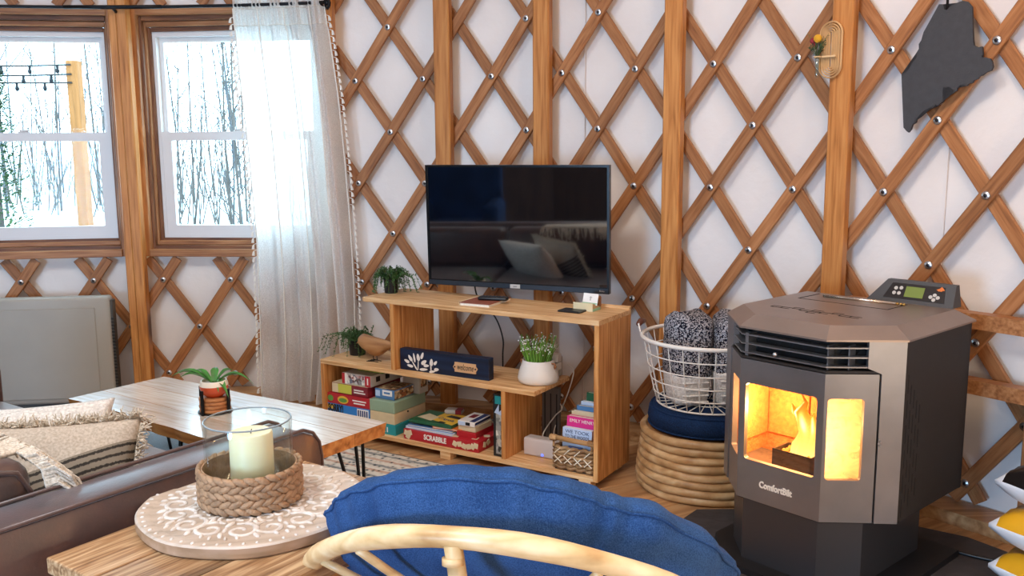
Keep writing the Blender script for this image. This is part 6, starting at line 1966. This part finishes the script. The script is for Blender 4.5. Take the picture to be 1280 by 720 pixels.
def cushfn(a, r, z):
    f = min(1, max(0, (r - 0.3) / 0.14))
    # radial gathers and soft dents near the rim; one deep fold
    g1 = 0.007 * noise.noise(Vector((cos(a) * 7, sin(a) * 7, z * 4))) + 0.005 * sin(a * 26 + 2 * sin(a * 5)) * f
    fold = 0.0
    d = (a - radians(62) + pi) % (2 * pi) - pi
    fold = -0.022 * math.exp(-(d / 0.035) ** 2) * f - 0.008 * math.exp(-((d + 0.1) / 0.03) ** 2) * f
    rr = r + (g1 + fold) * (1 if r > 0.05 else 0)
    return (rr * cos(a), rr * sin(a), z + 0.006 * noise.noise(Vector((cos(a) * 4, sin(a) * 4, r * 9))))
bm = BM(); add_lathe(bm, fine, 180, KM, cushfn); obj('filling', bm, M_DENIM, kc, smooth=True)
bm = BM(); add_tube(bm, [KM @ Vector(cushfn(2 * pi * k / 150, 0.4465, 0.107)) for k in range(150)], 0.0035, 6, closed=True); obj('edge_seam', bm, M_DENIM, kc, smooth=True)

# ------------------------------------------------------------------ outside the windows
M_PALEGROUND = plain('pale_ground', '#d8dcdc', 0.9, var=0.08, vscale=0.8)  # overexposed white of the ground put into its colour
bm = BM()
g = {}
nx, ny = 50, 44
for i in range(nx + 1):
    for j in range(ny + 1):
        x = -40 + 60 * i / nx; y = 5.35 + 60 * (j / ny) ** 1.6
        h = -0.35 + 0.10 * noise.noise(Vector((x * 0.2, y * 0.2, 1)))
        t = min(1, max(0, (y - 6.4) / 2.4)); s_ = min(1, max(0, (-2.9 - x) / 1.2))
        h += 1.05 * t * t * (3 - 2 * t) * (0.35 + 0.65 * s_)
        g[i, j] = bm.verts.new((x, y, h))
for i in range(nx):
    for j in range(ny):
        bm.faces.new((g[i, j], g[i + 1, j], g[i + 1, j + 1], g[i, j + 1]))
gr = obj('ground', bm, M_PALEGROUND, smooth=True, kind='structure'); gr['label'] = 'pale ground outside the windows, its white standing in for glare'
def gz(x, y):
    h = -0.35
    t = min(1, max(0, (y - 6.4) / 2.4)); s_ = min(1, max(0, (-2.9 - x) / 1.2))
    return h + 1.05 * t * t * (3 - 2 * t) * (0.35 + 0.65 * s_)
M_BARK = plain('grey_bark', '#48484b', 0.9, var=0.3, vscale=6)
M_BARKB = plain('brown_bark', '#4a423d', 0.9, var=0.3, vscale=6)
protos = []
for q in range(7):
    rn = random.Random(40 + q)
    bm = BM()
    H = rn.uniform(3.6, 5.6)
    lean = Vector((rn.uniform(-0.5, 0.5), rn.uniform(-0.2, 0.2), 0))
    pts = [Vector((lean.x * t * t + 0.06 * sin(5 * t + q), lean.y * t * t, H * t)) for t in [k / 10 for k in range(11)]]
    add_tube(bm, pts, [0.015 * (1 - 0.8 * k / 10) for k in range(11)], 5)
    for b_ in range(18):
        t = rn.uniform(0.12, 0.95)
        k = int(t * 10); p = pts[k].lerp(pts[min(10, k + 1)], t * 10 - k)
        a = rn.random() * 2 * pi
        L = rn.uniform(0.4, 1.1) * (1.1 - t * 0.6)
        d = Vector((cos(a) * 0.6, sin(a) * 0.6, rn.uniform(0.5, 1.2))).normalized()
        e = p + d * L; m_ = p + d * L * 0.5 + Vector((rn.uniform(-.08, .08), 0, rn.uniform(-.03, .06)))
        add_tube(bm, [p, m_, e], [0.006, 0.0045, 0.0018], 4)
        for tw in range(2):
            s = p.lerp(e, rn.uniform(0.35, 0.95))
            add_tube(bm, [s, s + Vector((rn.uniform(-.3, .3), rn.uniform(-.2, .2), rn.uniform(0.05, 0.4)))], [0.004, 0.0015], 3)
    protos.append(mesh_of(bm, 'bare_tree', M_BARK if q % 2 else M_BARKB))
rn = random.Random(77)
spots = []
for side, count in ((0, 16), (1, 20)):
    tries = 0
    made = 0
    while made < count and tries < 4000:
        tries += 1
        px = rn.uniform(-20, 165) if side == 0 else rn.uniform(188, 335)
        d = rn.uniform(8.8, 17)
        p = ((px - 640) / FOCAL * d, d)
        if all((p[0] - q[0]) ** 2 + (p[1] - q[1]) ** 2 > (0.75 if tries < 2500 else 0.4) ** 2 for q in spots):
            spots.append(p); made += 1
    if side == 0:
        n_left = len(spots)
for k, (x, y) in enumerate(spots):
    o = link('bare_tree', protos[k % 7], None, (x, y, gz(x, y) - 0.03), (0, 0, rn.random() * 6.28))
    o.scale = (1, 1, rn.uniform(0.8, 1.15))
    left = k < n_left
    tag(o, 'thin bare tree in the thicket seen through the left window' if left else 'thin bare tree in the thicket seen through the right window', 'tree', 'bare trees outside the left window' if left else 'bare trees outside the right window')
# brush filling the thicket
bm = BM()
for k in range(260):
    x, y = rn.uniform(-7.5, -1.6), rn.uniform(9.5, 14)
    z = gz(x, y)
    h = rn.uniform(0.5, 1.9)
    e = Vector((x + rn.uniform(-0.4, 0.4), y, z + h))
    add_tube(bm, [(x, y, z - 0.05), Vector((x, y, z)).lerp(e, 0.5) + Vector((rn.uniform(-.05, .05), 0, 0)), e], [0.009, 0.007, 0.002], 3)
o = obj('brush', bm, M_BARKB, kind='stuff'); o['label'] = 'grey bare brush under the trees'; o['category'] = 'brush'
# post with string lights
M_POST = wood('outdoor_post', '#6e4520', '#855428', '#966236', 'z', fine=30, rough=0.8)
px_, py_ = (108 - 640) / FOCAL * 9.0, 9.0
ps_ = thing('wooden_post', 'square wooden post carrying string lights outside the left window', 'post', (px_, py_, gz(px_, py_) - 0.05))
box_obj('shaft', (-0.055, -0.055, 0), (0.055, 0.055, 2.25 - gz(px_, py_) + 0.05), M_POST, ps_, 0.006)
for q, (za, sag) in enumerate(((2.23, 0.09), (2.14, 0.07), (2.06, 0.03))):
    a = Vector((px_, py_ - 0.06, za - 0.02)); b_ = Vector((px_ - 2.6, py_ - 1.2, za + 0.12 - 0.06 * q))
    pts = [a.lerp(b_, t / 48) - Vector((0, 0, 4 * sag * (t / 48) * (1 - t / 48))) for t in range(49)]
    s_ = thing('string_lights', ('upper', 'middle', 'lowest')[q] + ' dark string of small bulbs strung from the outdoor post', 'string lights', a, 0.0, 'string lights')
    bm = BM(); add_tube(bm, [p - a for p in pts], 0.009, 5); obj('wire', bm, M_BLACK, s_)
    for t in range(2 + q, 20, 4):
        bm = BM(); add_lathe(bm, [(0, 0), (0.012, 0), (0.012, -0.03), (0.02, -0.05), (0.016, -0.07), (0, -0.08)], 8, Matrix.Translation(pts[t] - a)); obj('bulb', bm, M_DARKMETAL, s_)
# evergreen at the left
M_EVER = plain('evergreen', '#33491f', 0.8, var=0.4, vscale=3)
ex, ey = (2 - 640) / FOCAL * 8.4, 8.4
ev = thing('evergreen_bush', 'green bush outside at the left edge of the left window', 'bush', (ex, ey, gz(ex, ey) - 0.02))
bm = BM(); add_tube(bm, [(0, 0, 0), (0, 0, 1.2)], [0.03, 0.012], 6); obj('stem', bm, M_BARKB, ev)
bm = BM()
for k in range(2600):
    z = 0.05 + 1.55 * rn.random() ** 0.9
    r = 0.36 * (1 - z / 1.8) * sqrt(rn.random()) + 0.02
    a = rn.random() * 2 * pi
    leaf_quad(bm, Vector((r * cos(a), r * sin(a), z)), Vector((cos(a) + rn.uniform(-.5, .5), sin(a) + rn.uniform(-.5, .5), rn.uniform(-.4, .6))), Vector((0, 0, 1)), 0.07, 0.03)
obj('foliage', bm, M_EVER, ev, kind='stuff')

# ------------------------------------------------------------------ furniture added out of view for the television screen to mirror
def room_piece(name, label, cat, x, y, rz):
    return thing(name, label, cat, (x, y, 0.0), rz)
M_DKWOOD = wood('dark_cabinet', '#2a1c14', '#3d2a1e', '#55402e', 'z', fine=40, rough=0.5)
for k, (ang, w_) in enumerate(((226, 1.5), (247, 1.5), (268, 1.5))):
    p = wp(YR - 0.50, ang, 0)
    c_ = thing('unseen_cabinet', 'dark wooden cabinet added for the television to mirror, %s of three along the rear wall' % ('first', 'second', 'third')[k], 'cabinet', (p.x, p.y, 0), radians(-ang), 'cabinets added for the television to mirror')
    box_obj('body', (-w_ / 2, -0.22, 0.0), (w_ / 2, 0.2, 1.75), M_DKWOOD, c_, 0.004)
    for s in (-1, 1):
        d_ = box_obj('door', (min(0.01 * s, s * w_ / 2), -0.24, 0.06), (max(0.01 * s, s * w_ / 2), -0.2195, 1.72), M_DKWOOD, c_, 0.004)
        box_obj('handle', (min(s * 0.05, s * 0.065), -0.262, 0.85), (max(s * 0.05, s * 0.065), -0.239, 1.0), M_STEEL, d_, 0.003)
ac = thing('armchair', 'navy upholstered armchair added out of view for the television to mirror', 'chair', (-3.75, 1.15, 0), radians(140))
for nm, lo_, hi_ in (('seat', (-0.30, -0.40, 0.12), (0.30, 0.30, 0.46)), ('backrest', (-0.40, 0.25, 0.12), (0.40, 0.45, 1.02)), ('arm', (-0.44, -0.38, 0.12), (-0.29, 0.28, 0.66)), ('arm', (0.29, -0.38, 0.12), (0.44, 0.28, 0.66))):
    bm = BM(); add_box(bm, lo_, hi_, None, 0.06, 4); obj(nm, bm, M_NAVY, ac, autos=50)
for x in (-0.36, 0.36):
    for y in (-0.32, 0.38):
        bm = BM(); add_lathe(bm, [(0, 0.0), (0.018, 0.0), (0.025, 0.125), (0, 0.125)], 10, Matrix.Translation((x, y, 0))); obj('leg', bm, M_DKWOOD, ac)
